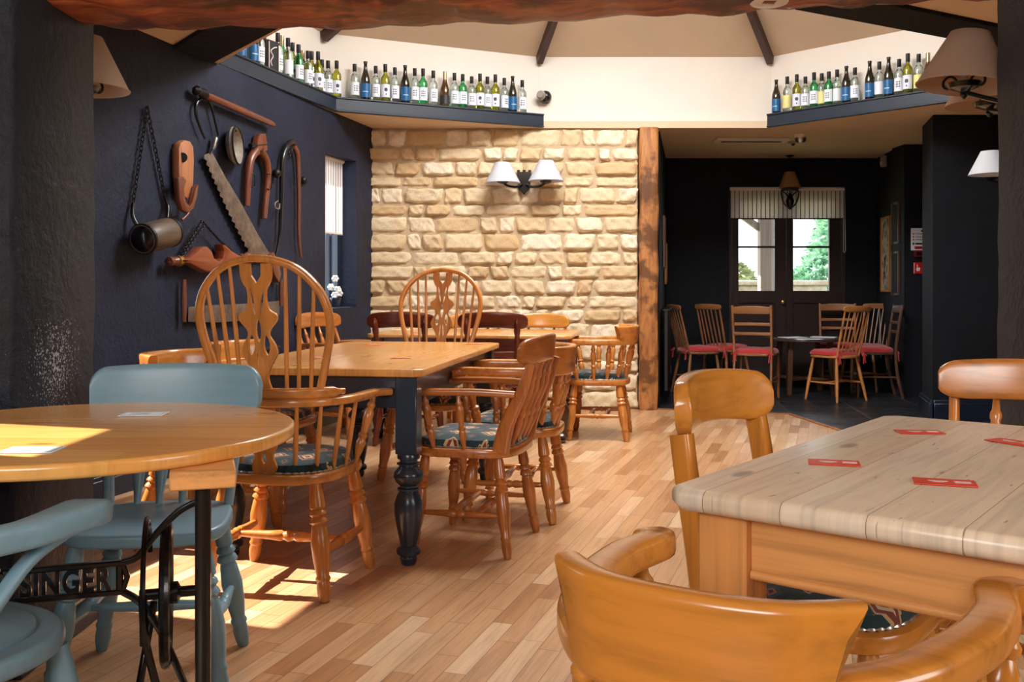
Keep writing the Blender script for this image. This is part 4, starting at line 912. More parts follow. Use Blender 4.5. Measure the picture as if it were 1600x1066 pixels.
# scrubbed pine table, lower right
TW, TL = .64, 1.10; th4 = R(-38.6); u4 = Vector((math.cos(th4), math.sin(th4))); v4 = Vector((-math.sin(th4), math.cos(th4)))
c4 = Vector((.240,1.53))+u4*TW/2+v4*TL/2
t4 = thing('scrubbed_pine_table', 'pale scrubbed pine table with orange legs at the lower right', 'table', (c4.x,c4.y,0), th4)
random.seed(21); mb = MB(); o2 = []; c = .03
cor = [(-TW/2,-TL/2),(TW/2,-TL/2),(TW/2,TL/2),(-TW/2,TL/2)]
for k in range(4):
    a = Vector(cor[k]); b = Vector(cor[(k+1)%4]); d = (b-a).normalized(); n = Vector((d.y,-d.x)); Lk = (b-a).length; m = 1
    for i in range(m+1):
        q = c+(Lk-2*c)*i/m; p = a+d*q+n*0; o2.append((p.x,p.y))
mb.prism(o2, .036, Matrix.Translation((0,0,.724)), .015, 6); mb.build('tabletop', M['scrub_top'], t4, 60)
for sx in (-1,1):
    for sy in (-1,1):
        x, y = sx*(TW/2-.085), sy*(TL/2-.075); m = MB(); m.box((x,y,.724-.165),(.082,.082,.33),.004); m.lathe((x,y,.395),(x,y,0),[(0,.036),(.03,.041),(.06,.041),(.08,.034),(.10,.040),(.13,.041),(.16,.036),(.3,.045),(.5,.043),(.8,.033),(.86,.038),(.9,.032),(1,.027)],20); m.build('leg', M['pine_leg'], t4)
for s_ in (-1,1):
    m = MB(); m.box((0,s_*(TL/2-.066),.724-.047),(TW-.17-.08,.024,.094),.002).build('apron', M['pine_apron'], t4); MB().lathe((-TW/2+.127,s_*(TL/2-.055),.630),(TW/2-.127,s_*(TL/2-.055),.630),[(0,.008),(1,.008)],10).build('apron_bead', M['pine_apron'], t4)
    MB().box((s_*(TW/2-.076),0,.724-.047),(.024,TL-.15-.08,.094),.002).build('apron', wood('orange_pine_rail', lin(210,136,68), 'y', .38, .3, .4) if s_ == -1 else bpy.data.materials['orange_pine_rail'], t4)
# cards lying on tables
def card(name, label, pos, ang, L, W_, mat, kind, group=None):
    t_ = thing(name, label, 'card', pos, ang, group); MB().box((0,0,.0012),(L,W_,.0018),.0005).build('card', mat, t_); mb = MB(); z = .00225
    if kind == 'red':
        mb.prism([(-.010+.012*math.cos(a)*(1.1+.35*math.sin(3*a)), .008*math.sin(a)*(1.1+.3*math.cos(2*a))) for a in [i*math.tau/18 for i in range(18)]], .0003, Matrix.Translation((0,0,z)), 0)
        mb.box((.027,.008,z),(.026,.0022,.0004),0); mb.box((.027,.002,z),(.022,.0018,.0004),0); mb.box((.027,-.004,z),(.026,.0018,.0004),0); mb.build('printed_figure', M['white_print'], t_)
    else:
        for k in (-1,1): mb.box((0,k*(W_/2-.006),z),(L-.012,.0012,.0004),0); mb.box((k*(L/2-.006),0,z),(.0012,W_-.012,.0004),0)
        for k in range(3): mb.box((-.01,.012-.012*k,z),(L*.45,.003,.0004),0)
        mb.build('printed_lines', M['grey_print'], t_)
    return t_
gT = 'red cards on the scrubbed table'
for px, py, ang, lab in ((1437,676,R(-5),'red card on the scrubbed pine table, furthest from the camera'),(1303,724,R(-16),'red card on the scrubbed pine table nearest its left edge'),(1476,755,R(-19),'red card on the scrubbed pine table, closest to the camera'),(1583,692,R(-62),'red card on the scrubbed pine table at the right edge of the photo')):
    card('coaster_card', lab, at_z(px,py,.7605), ang, .094 if px != 1303 else .088, .052, M['red_card'], 'red', gT)
for px, py, ang, lab in ((225,648,R(4),'white card on the round table, the one nearer the blue chair back'),(50,704,R(2),'white bordered card lying in front on the round table')):
    card('menu_card', lab, at_z(px,py,.7605), ang, .105, .07, M['white_card'], 'white', 'white cards on the round table')
M['pink_card'] = plain('pinkish_card', lin(224,110,86), .4)
for px, py, lab in ((585,539,'pinkish card on the middle table, left of the far pair'),(626,560,'pinkish card in the middle of the long middle table'),(742,538,'pinkish card at the far right corner of the middle table'),(500,559,'pinkish card seen behind the right side of the near hoop-back chair')):
    card('coaster_card', lab, at_z(px,py,.7605), R(random.uniform(-20,20)), .09, .05, M['pink_card'], 'red', 'cards on the middle table')
for px, py, lab in ((655,520,'small card on the far table at the left'),(745,520,'small card on the far table behind the hoop'),(872,519,'small card on the far table near its right end')):
    card('coaster_card', lab, at_z(px,py,.7405), R(random.uniform(-20,20)), .09, .05, M['pink_card'], 'red', 'cards on the far table')
# round table on an old sewing machine treadle
rt = thing('treadle_table', 'round pine table on a black cast iron sewing machine treadle', 'table', (-.97,2.16,0), 0)
mb = MB(); mb.prism([(.47*math.cos(a),.47*math.sin(a)) for a in [i*math.tau/72 for i in range(72)]], .030, Matrix.Translation((0,0,.73)), .009, 4); mb.build('tabletop', M['pine_top'], rt)
TR = Matrix.Translation((.31,-.11,0)) @ Matrix.Rotation(R(17.9), 4, 'Z')
def tb(mb, name, mat=None, parent=None, sharp=38):
    mb.v = [tuple(TR@Vector(v)) for v in mb.v]; return mb.build(name, mat or M['black_iron'], parent or rt, sharp)
for x, y, L in ((0,0,.52),(-.68,.15,.36)): tb(MB().box((x,y,.713),(.12,L,.034),.003), 'batten', M['pine_apron'])
for x in (0,-.68):
    mb = MB()
    for y in (-.22,.22):
        s_ = 1 if y > 0 else -1
        mb.sweep(catmull([(x,y,.70),(x,y*.98,.5),(x,y*.93,.3),(x,y*1.0,.1),(x,y*1.08,.02)],6), sup(.032,.030,3,10), up=(1,0,0)); mb.box((x,y*1.12,.012),(.04,.09,.022),.006)
    for z in (.66,.12): mb.beam((x,-.2,z),(x,.2,z),.022,.028,.004)
    # scrolls
    for sy in (-1,1):
        for z0, r in ((.52,.085),(.28,.075)):
            pts = []; 
            for i in range(22): a = i/21*math.pi*2.6; rr = r*(1-.75*i/21); pts.append((x, sy*(.10+rr*math.cos(a)*.8), z0+rr*math.sin(a)))
            mb.tube(pts, .0075, 6, (1,0,0))
        mb.tube(catmull([(x,sy*.19,.62),(x,sy*.06,.46),(x,sy*.02,.36),(x,sy*.08,.22),(x,sy*.19,.14)],5), .009, 6, (1,0,0))
    if x < 0: mb.v = [(v[0], .15+v[1]*.66, v[2]) for v in mb.v]
    tb(mb, 'side_frame')
# cross brace with its letter panel
mb = MB()
mb.beam((-.385,0,.502),(-.155,0,.502),.016,.012,.003); mb.beam((-.385,0,.442),(-.155,0,.442),.016,.012,.003)
mb.beam((-.385,0,.442),(-.385,0,.502),.014,.012,.003); mb.beam((-.165,0,.442),(-.165,0,.502),.014,.012,.003)
for s_, x0, xe in ((1,-.16,-.01),(-1,-.39,-.67)):
    mb.sweep(catmull([(x0,0,.502),(x0+s_*.03,0,.512),(x0+s_*.065,0,.555),(x0+s_*.11,0,.60),(xe,0,.62)],6), sup(.014,.020,3,10), up=(0,1,0))
    mb.sweep(catmull([(x0,0,.442),(x0+s_*.04,0,.41),(x0+s_*.08,0,.34),(x0+s_*.12,0,.24),(xe,0,.16)],6), sup(.014,.022,3,10), up=(0,1,0))
    mb.sweep([(x0,0,.502),(x0+s_*.01,0,.472),(x0,0,.442)], sup(.012,.014,3,8), up=(0,1,0))
br = tb(mb, 'brace')
fc = bpy.data.curves.new('letters', 'FONT'); fc.body = 'SINGER'; fc.size = .064; fc.extrude = .004; fc.offset = .0022; fc.space_character = 1.12
fo = bpy.data.objects.new('letters', fc); COL.objects.link(fo); bpy.context.view_layer.update()
me = bpy.data.meshes.new_from_object(fo.evaluated_get(bpy.context.evaluated_depsgraph_get())); bpy.data.objects.remove(fo); bpy.data.curves.remove(fc)
xs = [v.co.x for v in me.vertices]; ysl = [v.co.y for v in me.vertices]; kx = .172/(max(xs)-min(xs)); ky = .052/(max(ysl)-min(ysl))
for v in me.vertices:
    p = Vector((-.352+(v.co.x-min(xs))*kx, -v.co.z, .446+(v.co.y-min(ysl))*ky)); v.co = TR@p
me.materials.clear(); me.materials.append(M['black_iron']); lo = bpy.data.objects.new('lettering', me); COL.objects.link(lo); lo.parent = br
# flywheel, belt guard, pedal
mb = MB(); ring = [(-.075,.05+.145*math.cos(a),.415+.145*math.sin(a)) for a in [i*math.tau/36 for i in range(36)]]
mb.tube(ring, .011, 8, (1,0,0), closed=True)
for i in range(6): a = i*math.tau/6+.3; mb.tube(catmull([(-.075,.05,.415),(-.075,.05+.075*math.cos(a+.25),.415+.075*math.sin(a+.25)),(-.075,.05+.143*math.cos(a),.415+.143*math.sin(a))],4), .006, 6, (1,0,0))
mb.lathe((-.13,.05,.415),(.0,.05,.415),[(0,.012),(.3,.012),(.35,.024),(.6,.024),(.65,.012),(1,.012)],12); tb(mb, 'flywheel')
mb = MB(); mb.tube([(-.115,.05+.16*math.cos(a),.415+.16*math.sin(a)) for a in [R(200-i*12) for i in range(16)]], .006, 6, (1,0,0)); mb.tube(catmull([(-.115,-.10,.46),(-.11,-.11,.38),(-.09,-.10,.28),(-.05,-.12,.14)],5), .008, 6, (0,1,0)); tb(mb, 'belt_guard')
mb = MB(); 
for y in (-.14,.14): mb.beam((-.47,y,.10),(-.15,y,.10),.03,.014,.004)
for i in range(9): mb.beam((-.46+.30*i/8,-.14,.10),(-.46+.30*i/8,.14,.10),.012,.012,.003)
mb.beam((-.15,0,.10),(0,0,.10),.02,.02,.004); mb.beam((-.15,0,.10),(-.10,.05,.40),.014,.014,.003); mb.beam((-.47,0,.10),(-.68,.06,.10),.02,.02,.004); tb(mb, 'pedal')
# low table of the back room
bt = thing('low_table', 'round dark low table among the red-cushioned chairs in the back room', 'table', (2.93,9.62,0))
MB().prism([(.40*math.cos(a),.40*math.sin(a)) for a in [i*math.tau/40 for i in range(40)]], .03, Matrix.Translation((0,0,.53)), .006, 2).build('tabletop', wood('dark_waxed_top', lin(66,50,44), 'x', .25, .5), bt)
for i in range(4): a = R(45+90*i); MB().beam((.27*math.cos(a),.27*math.sin(a),.53),(.31*math.cos(a),.31*math.sin(a),0),.05,.05,.005).build('leg', M['dkold_z'], bt)
for i in range(2): a = R(45+90*i); MB().beam((.28*math.cos(a),.28*math.sin(a),.15),(-.28*math.cos(a),-.28*math.sin(a),.15),.04,.03,.004).build('stretcher', M['dkold_x'], bt)
for k, (x,y,a,lab) in enumerate(((2.78,9.50,.3,'open paper menu on the low back room table, left one'),(3.10,9.55,-.5,'paper menu on the low back room table, right one'))):
    o = MB().box((0,0,.004),(.24,.17,.006),.001).build('paper_menu', M['white_card']); o.location = (x,y,.561); o.rotation_euler = (0,0,a); tag(o, lab, 'menu', 'menus on the low table')
# ------------------------------------------------------------ bottles
def make_bottle(kind):
    g, lab, cap, shape, hh = {'clear':('g_clear','l_dots','cap_black','bdx',.30),'olive':('g_olive','l_emblem','cap_black','bdx',.315),'green':('g_green','l_dots','cap_black','bdx',.305),'blue':('g_dark','l_blue',None,'spk',.315),'amber':('g_amber','l_dark','cap_foil','brg',.31),
        'yellow':('g_clear','l_yellow','cap_black','bdx',.31),'plain':('g_clear','l_white','cap_black','bdx',.315),'champ':('g_green','l_white','cap_foil','brg',.32)}[kind]
    t_ = thing('wine_bottle', 'x', 'bottle'); k = hh/.30
    P = {'bdx':[(0,.030),(.004,.036),(.02,.0372),(.60,.0372),(.66,.034),(.70,.025),(.74,.0165),(.78,.0142),(.97,.0135),(.975,.0150),(1,.0148)],
         'spk':[(0,.034),(.01,.038),(.50,.0385),(.58,.036),(.66,.029),(.74,.021),(.84,.0150),(.95,.0132),(.955,.0155),(1,.0150)],
         'brg':[(0,.034),(.01,.040),(.42,.0405),(.52,.037),(.62,.028),(.72,.019),(.80,.0150),(.96,.0140),(.965,.0155),(1,.0152)]}[shape]
    MB().lathe((0,0,0),(0,0,hh), P, 16).build('glass_body', M[g], t_, 60)
    if cap: MB().lathe((0,0,hh*(.80 if shape == 'bdx' else .78)),(0,0,hh+.002),[(0,.0155 if shape=='bdx' else .0165),(.02,.0160),(1,.0162)],14).build('capsule', M[cap], t_)
    else: MB().lathe((0,0,hh*.955),(0,0,hh+.003),[(0,.0160),(1,.0162)],14).build('capsule', M['cap_black'], t_)
    r = {'bdx':.0378,'spk':.0392,'brg':.0411}[shape]; z0, z1 = {'bdx':(.045,.150),'spk':(.030,.140),'brg':(.03,.105)}[shape]; a0 = R(72); vs = []; fs = []; n = 12
    for i in range(n+1):
        a = -math.pi/2-a0+2*a0*i/n; vs += [(r*math.cos(a),r*math.sin(a),z0),(r*math.cos(a),r*math.sin(a),z1),((r-.0006)*math.cos(a),(r-.0006)*math.sin(a),z0),((r-.0006)*math.cos(a),(r-.0006)*math.sin(a),z1)]
    for i in range(n): b = i*4; fs += [(b,b+4,b+5,b+1),(b+2,b+3,b+7,b+6),(b,b+2,b+6,b+4),(b+1,b+5,b+7,b+3)]
    fs += [(0,1,3,2),(n*4,n*4+2,n*4+3,n*4+1)]
    MB().add(vs,fs).build('paper_label', M[lab], t_, 60); return t_
BOT = {}
DESC = {'clear':'clear wine bottle with dotted white label','olive':'olive green wine bottle with emblem label','green':'bright green bottle with dotted white label','blue':'dark bottle with blue label','amber':'amber bottle with dark label','yellow':'clear bottle with yellow label','plain':'clear bottle with plain white label','champ':'green bottle with foil neck'}
def on_seg(px, P, Q, off):
    P = Vector(P); Q = Vector(Q); d = (Q-P).normalized(); n = Vector((-d.y, d.x)); P = P+n*off; k = (px-800)/F
    t_ = (k*P.y-P.x)/(d.x-k*d.y); return P+d*t_, d
def shelf_row(items, P, Q, where, group, flip=1):
    for i, (px, kind, off) in enumerate(items):
        pos, d = on_seg(px, P, Q, off)
        if kind not in BOT: BOT[kind] = make_bottle(kind)
        nm = BOT[kind]; first = nm.name not in _used; o = nm if first else copy_tree(nm); _used.add(nm.name)
        inw = Vector((d.y, -d.x)); tgt = (inw*.5+Vector((-pos.x, -pos.y)).normalized()*.5).normalized()
        o.location = (pos.x, pos.y, 2.5605); o.rotation_euler = (0,0,math.atan2(tgt.y, tgt.x)+math.pi/2+random.uniform(-.25,.25))
        sz = random.uniform(.96,1.03); o.scale = (1,1,sz)
        o['label'] = DESC[kind]+', '+where(i); o['group'] = group
ORD = ['first','second','third','fourth','fifth','sixth','seventh','eighth','ninth','tenth','eleventh','twelfth','thirteenth','fourteenth','fifteenth','sixteenth','seventeenth','eighteenth','nineteenth','twentieth']
random.seed(77)
rowB = [(554,'clear',.06),(571,'blue',.05),(587,'clear',.07),(602,'olive',.05),(617,'clear',.07),(633,'blue',.05),(648,'clear',.06),(661,'green',.05),(677,'clear',.07),(695,'amber',.05),(710,'clear',.07),(723,'green',.05),(737,'clear',.07),(750,'olive',.05),(761.5,'clear',.08),(774,'olive',.05),(788,'clear',.07),(801,'blue',.05),(816,'clear',.06)]
shelf_row(rowB, OCT[1], OCT[2], lambda i: ORD[len(rowB)-1-i]+' from the right on the left shelf', 'bottles on the shelf above the stone wall')
rowA = [(376,'blue',.05),(385,'plain',.10),(395,'blue',.045),(405,'clear',.045),(412.5,'green',.10),(434,'clear',.05),(440.5,'champ',.095),(450,'plain',.045),(457,'olive',.10),(466.5,'green',.05),(473,'amber',.10),(481,'clear',.05),(487,'olive',.095),(497,'olive',.05),(503,'clear',.10),(512.5,'clear',.06)]
shelf_row(rowA, OCT[0], OCT[1], lambda i: ORD[i]+' from the slanting beam on the left shelf', 'bottles on the shelf along the left wall')
shelf_row([(526,'olive',.05)], OCT[1], OCT[2], lambda i: 'standing at the corner of the left shelf', 'bottles on the shelf above the stone wall')
rowD = [(1213,'blue',.05),(1230,'yellow',.06),(1245,'olive',.05),(1258.5,'clear',.06),(1272,'green',.05),(1284,'yellow',.085),(1295,'green',.05),(1308,'plain',.075),(1322.5,'blue',.05),(1336,'clear',.06),(1359,'blue',.05),(1374,'plain',.07),(1388.5,'blue',.05),(1405,'clear',.07),(1418.5,'olive',.045),(1435.5,'yellow',.07),(1450,'amber',.06),(1469,'green',.06)]
shelf_row(rowD, OCT[3], OCT[4], lambda i: ORD[i]+' from the left on the right shelf', 'bottles on the right shelf')
rowE = [(1538,'green',.05),(1545,'plain',.09),(1551,'champ',.05),(1556,'clear',.09)]
shelf_row(rowE, OCT[4], OCT[5], lambda i: 'above the cream lampshade, '+ORD[i]+' from its left', 'bottles behind the cream lampshade')
p, d = on_seg(422.5, OCT[0], OCT[1], .06)
o = thing('gift_tin', 'black gift carton among the bottles on the left shelf', 'box', (p.x,p.y,2.5605), math.atan2(d.y,d.x)-.15); MB().box((0,0,.115),(.13,.07,.23),.003).build('carton', M['l_dark'], o)
mb = MB(); mb.tube(catmull([(-.03,-.0385,.05),(-.045,-.0385,.08),(-.02,-.0385,.12),(-.045,-.0385,.15),(-.01,-.0385,.18),(.02,-.0385,.19)],5),.0035,6,(0,1,0)); mb.box((.05,-.038,.115),(.012,.002,.19),0); mb.box((-.062,-.038,.115),(.006,.002,.20),0); mb.build('silver_script_print', M['white_print'], o)

# ------------------------------------------------------------ lamps
def lampshade(parent, c, rb, rt, h, mat, name='lamp_shade', tilt=None):
    mb = MB(); seg = 32; vs = []; fs = []; T = Matrix.Translation(c) @ (tilt or Matrix.Identity(4))
    for r, z in ((rb,0),(rt,h),(rt-.003,h),(rb-.003,0)):
        for k in range(seg): a = k*math.tau/seg; vs.append((r*math.cos(a), r*math.sin(a), z))
    for i in range(4):
        for k in range(seg): fs.append((i*seg+k, i*seg+(k+1)%seg, ((i+1)%4)*seg+(k+1)%seg, ((i+1)%4)*seg+k))
    mb.add(vs, fs, T); o = mb.build(name, mat, parent, 60)
    m2 = MB(); 
    for r, z in ((rb-.001,.002),(rt-.001,h-.002)): m2.tube([T@Vector(((r)*math.cos(k*math.tau/32), (r)*math.sin(k*math.tau/32), z)) for k in range(32)], .0022, 6, closed=True)
    for k in range(3): a = k*math.tau/3; m2.tube([T@Vector((0,0,h-.03)), T@Vector((rt*.98*math.cos(a), rt*.98*math.sin(a), h-.003))], .0015, 5)
    m2.build('shade_ring', mat, o); return o
def candle(mb, c, h=.07): mb.lathe((c[0],c[1],c[2]),(c[0],c[1],c[2]+h),[(0,.013),(.5,.013),(.52,.010),(1,.010)],12)
# two-arm light on the stone wall
o = thing('wall_light', 'two-armed black wall light with white shades on the stone wall', 'lamp', (.105,8.34,1.98))
mb = MB(); pl = [(-.06,.10),(-.06,.02),(-.048,-.06),(0,-.115),(.048,-.06),(.06,.02),(.06,.10),(.036,.10),(.036,.082),(.012,.082),(.012,.10),(-.012,.10),(-.012,.082),(-.036,.082),(-.036,.10)]
mb.prism(pl, .03, Matrix.Rotation(R(90),4,'X'), .003, 1); mb.build('back_plate', M['black_iron'], o)
for s_ in (-1,1):
    mb = MB(); xs_ = s_*.185; mb.sweep(catmull([(s_*.02,-.03,-.03),(s_*.07,-.10,-.055),(s_*.14,-.15,-.05),(xs_,-.16,-.02)],6), sup(.018,.022,3,10)); mb.lathe((xs_,-.16,-.035),(xs_,-.16,-.008),[(0,.014),(.5,.05),(1,.055)],16); a_ = mb.build('arm', M['black_iron'], o)
    m2 = MB(); candle(m2, (xs_,-.16,-.008), .09); m2.build('candle_tube', M['white_plastic'], a_)
    lampshade(o, (xs_,-.16,-.028 if s_ < 0 else -.012), .152, .062, .175, M['shade_white'])
# light on the back of the right pillar, two arms
def scroll_arm(mb, p0, p1, r=.009):
    p0 = Vector(p0); p1 = Vector(p1); m_ = p0.lerp(p1,.5)+Vector((0,0,-.05)); mb.tube(catmull([p0, p0.lerp(p1,.3)+Vector((0,0,-.03)), m_, p1+Vector((0,0,-.02)), p1],6), r, 8)
    d = (p1-p0); d.z = 0; d.normalize()
    for k in (-1,1):
        pts = []
        for i in range(20): a = i/19*math.pi*1.8; rr = .034*(1-.7*i/19); pts.append(p1+d*k*(.052-rr*math.cos(a)*.9)+Vector((0,0,.012+rr*math.sin(a))))
        mb.tube(pts, .0048, 6, (d.y,-d.x,0))
    mb.lathe(p1+Vector((0,0,-.02)), p1+Vector((0,0,.012)), [(0,.012),(.45,.050),(1,.060)], 18); mb.lathe(p1+Vector((0,0,-.045)), p1+Vector((0,0,-.02)), [(0,.004),(.5,.014),(1,.010)], 12)
def pillar_light(name, label, base, arms, mat, zc, sh=(.158,.068,.185), tilts=(0,0)):
    o = thing(name, label, 'lamp', base); B = Vector(base); mb = MB(); mb.prism([(.05*math.cos(a),.09*math.sin(a)) for a in [i*math.tau/20 for i in range(20)]], .02, Matrix.Rotation(R(-90),4,'X'), .003, 1); mb.build('back_plate', M['black_iron'], o)
    for (x,y,z), tl in zip(arms, tilts):
        p1 = Vector((x,y,z))-B; mb = MB(); scroll_arm(mb, (0,.02,-.01), p1); a_ = mb.build('arm', M['black_iron'], o); m2 = MB(); candle(m2, p1+Vector((0,0,.01)), .075); m2.build('candle_tube', M['white_plastic'], a_)
        lampshade(o, tuple(p1+Vector((0,0,.0))), *sh, mat, tilt=Matrix.Rotation(tl,4,'Y'))
    return o
pillar_light('wall_light', 'wall light with large cream shades on black scrolled iron arms at the top right', (1.86,3.14,1.72), [(1.60,3.40,1.785),(1.84,3.70,1.775)], M['shade_cream'], 1.75, (.16,.066,.19), (R(7),0))
pillar_light('wall_light', 'wall light with cream shade just right of the left navy pillar', (-1.72,3.14,1.72), [(-1.505,3.36,1.765)], M['shade_cream'], 1.75)
# light on the right wall, further back
o = thing('wall_light', 'wall light with pale shade at the right edge below the large cream one', 'lamp', (3.95,7.12,1.90)); mb = MB(); mb.box((-.012,0,0),(.024,.09,.16),.006); mb.build('back_plate', M['black_iron'], o)
mb = MB(); mb.tube(catmull([(-.02,0,-.03),(-.2,0,-.07),(-.40,0,-.04)],6),.009,8); mb.lathe((-.40,0,-.05),(-.40,0,-.02),[(0,.012),(1,.05)],14); mb.build('arm', M['black_iron'], o); lampshade(o, (-.40,0,.0), .155,.068,.175, M['shade_white'])
# hanging lamp in front of the far doors
o = thing('hanging_lamp', 'small iron hanging lamp with tan shade in front of the far double doors', 'lamp', (2.93,10.12,CZ))
mb = MB(); mb.lathe((0,0,-.02),(0,0,0),[(0,.02),(1,.05)],16); mb.tube([(0,0,-.02),(0,0,-.17)],.003,6); mb.build('ceiling_rod', M['black_iron'], o)
lampshade(o, (0,0,-.345), .115, .055, .17, M['shade_tan'])
mb = MB()
for s_ in (-1,1): mb.tube(catmull([(s_*.02,0,-.36),(s_*.085,0,-.37),(s_*.088,0,-.43),(s_*.06,0,-.51),(0,0,-.565)],6),.009,8,(0,1,0)); mb.tube(catmull([(s_*.075,0,-.38),(s_*.03,0,-.42),(s_*.02,0,-.47)],5),.006,6,(0,1,0))
mb.lathe((0,0,-.56),(0,0,-.40),[(0,.008),(.15,.03),(.5,.045),(.75,.03),(1,.012)],14); mb.lathe((0,0,-.36),(0,0,-.345),[(0,.09),(1,.10)],18); mb.lathe((0,0,-.40),(0,0,-.20),[(0,.008),(1,.008)],8); mb.build('iron_body', M['black_iron'], o)

# ------------------------------------------------------------ fittings
o = thing('security_camera', 'small round black camera on the white wall right of the bottles', 'camera', tuple(at_y(852,153,8.49)+Vector((0,-.0,0)))); mb = MB()
mb.lathe((0,0,0),(0,-.03,0),[(0,.05),(1,.055)],16); mb.build('mount', M['dark_plastic'], o); MB().ball((0,-.05,0),.054,18,12).build('dome', M['dark_plastic'], o); MB().lathe((-.025,-.06,.0),(-.05,-.125,.01),[(0,.04),(.8,.038),(1,.03)],16).build('lens_tube', M['grey_plastic'], o)
o = thing('air_vent', 'long cream air conditioning vent in the back room ceiling', 'vent', (2.24,9.0,CZ)); mb = MB(); mb.box((0,0,-.012),(.68,.20,.024),.006); mb.build('vent_frame', M['white_plastic'], o); MB().box((0,-.01,-.026),(.56,.05,.006),.001).build('slot', M['black_print'], o); MB().box((0,.045,-.027),(.56,.03,.006),.002).build('flap', M['white_plastic'], o)
o = thing('emergency_light', 'small chrome and white ceiling light in the back room ceiling', 'light', (2.62,8.72,CZ)); MB().lathe((0,0,0),(0,0,-.03),[(0,.06),(1,.055)],20).build('base', M['white_plastic'], o); MB().lathe((0,0,-.03),(0,0,-.075),[(0,.048),(.6,.046),(1,.03)],20).build('chrome_ring', M['chrome'], o)
o = thing('ceiling_sensor', 'tiny dark sensor on the back room ceiling beyond the chrome light', 'sensor', (2.68,9.15,CZ)); MB().lathe((0,0,0),(0,0,-.02),[(0,.05),(.7,.045),(1,.03)],16).build('base', M['grey_plastic'], o); MB().ball((0,0,-.02),.02,10,6).build('sensor_eye', M['black_print'], o)
p = at_y(1374,257,9.93); o = thing('wall_sensor', 'small pale alarm sensor high in the right corner of the back room', 'sensor', (3.86,9.9,2.36)); MB().box((-.03,0,0),(.05,.07,.12),.012,seg=2).build('housing', M['grey_plastic'], o); MB().box((-.056,0,-.02),(.004,.045,.035),.001).build('lens', M['white_plastic'], o)
o = thing('smoke_detector', 'pale round plate with square hole fixed under the timber beam', 'detector', (.79,2.95,1.955)); mb = MB()
mb.plate([(.058*math.cos(a),.058*math.sin(a)) for a in [i*math.tau/36 for i in range(36)]],[[(-.02,-.02),(-.02,.02),(.02,.02),(.02,-.02)]],.012,Matrix.Translation((0,0,-.006))); mb.tube([(.052*math.cos(i*math.tau/32),.052*math.sin(i*math.tau/32),-.004) for i in range(32)],.006,8,closed=True); mb.build('plate', M['white_plastic'], o); MB().lathe((0,0,.006),(0,0,.03),[(0,.03),(1,.03)],14).build('fixing', M['grey_plastic'], o)
# radiators
def radiator(name, label, loc, rz, L, h, n, mat):
    o = thing(name, label, 'radiator', loc, rz); 
    mb = MB(); vs = []; m = n*4; P = []
    for i in range(m+1): P.append((-L/2+L*i/m, -.045-.010*(i%4 in (1,2))))
    out = P+[(L/2,-.02),(-L/2,-.02)]; mb.prism(out, h, Matrix.Translation((0,0,.14)), 0); mb.build('panel', mat, o)
    mb = MB(); mb.box((0,-.035,.14+h),(L,.07,.02),.005); mb.build('top_grille', mat, o)
    MB().lathe((L/2+.03,-.035,.16),(L/2+.03,-.035,.30),[(0,.012),(.3,.012),(.35,.02),(.95,.022),(1,.015)],12).build('valve', M['white_plastic'], o); MB().tube([(L/2-.01,-.035,.18),(L/2+.03,-.035,.18),(L/2+.03,-.035,.0)],.008,8,(0,1,0)).build('pipe', mat, o); return o
p = wl(5.85,.012,0); radiator('radiator', 'dark ribbed radiator low on the left wall behind the middle table', tuple(p), ANGW, 1.5, .52, 28, M['navyp_z'])
dr = Vector((.375,1.98)).normalized(); radiator('radiator', 'black radiator on the left wall of the back room beside the timber post', (1.335+.085*1.0+.0,8.98,0), math.atan2(dr.y,dr.x), .85, .72, 14, M['black_paint'])
# pictures in the back room
def picture(label, loc, rz, w_, h, mat, inner):
    o = thing('framed_picture', label, 'picture', loc, rz); mb = MB(); f = .025
    for s_ in (-1,1): mb.box((s_*(w_/2-f/2),-.012,0),(f,.024,h),.004); mb.box((0,-.012,s_*(h/2-f/2)),(w_-2*f,.024,f),.004)
    mb.build('picture_frame', mat, o); MB().box((0,-.006,0),(w_-2*f,.006,h-2*f),0).build('print', inner, o); return o
M['gilt'] = plain('gilt_frame', lin(176,124,62), .4, .4)
def picmat(name, c1, c2): t = NT(name); n = t.noise(t.map((7,7,7)),1,3); t.set(base=t.ramp(n,[(.42,c1),(.5,c2),(.6,mul(c1,.5))]), rough=.2); return t.m
M['pic1'] = picmat('landscape_print', lin(60,80,96), lin(120,130,130)); M['pic2'] = picmat('pale_print', lin(140,130,112), lin(190,180,160))
rl = math.atan2(dr.y,dr.x); rr_ = math.atan2(-1.0,-.12)
for k, (y,z,w_,h,mt,lab) in enumerate(((9.35,1.50,.34,.50,'dkold_z','dark framed picture on the left wall of the back room, upper one'),(9.85,1.30,.30,.42,'gilt','gilt framed picture on the left wall of the back room, lower one'))):
    picture(lab, (1.285+(y-8.38)*.189+.004, y, z), rl, w_, h, M[mt], M['pic2'])
rxx = lambda y: 3.81+(y-9.36)*.12
for y,z,w_,h,mt,ii,lab in ((9.92,1.40,.34,.78,'gilt','pic2','tall gilt framed picture on the right wall of the back room'),(9.55,1.70,.26,.42,'dkold_z','pic1','dark framed picture on the right wall of the back room, upper of two'),(9.55,1.20,.26,.44,'dkold_z','pic1','dark framed picture on the right wall of the back room, lower of two')):
    picture(lab, (rxx(y)-.004, y, z), rr_, w_, h, M[mt], M[ii])
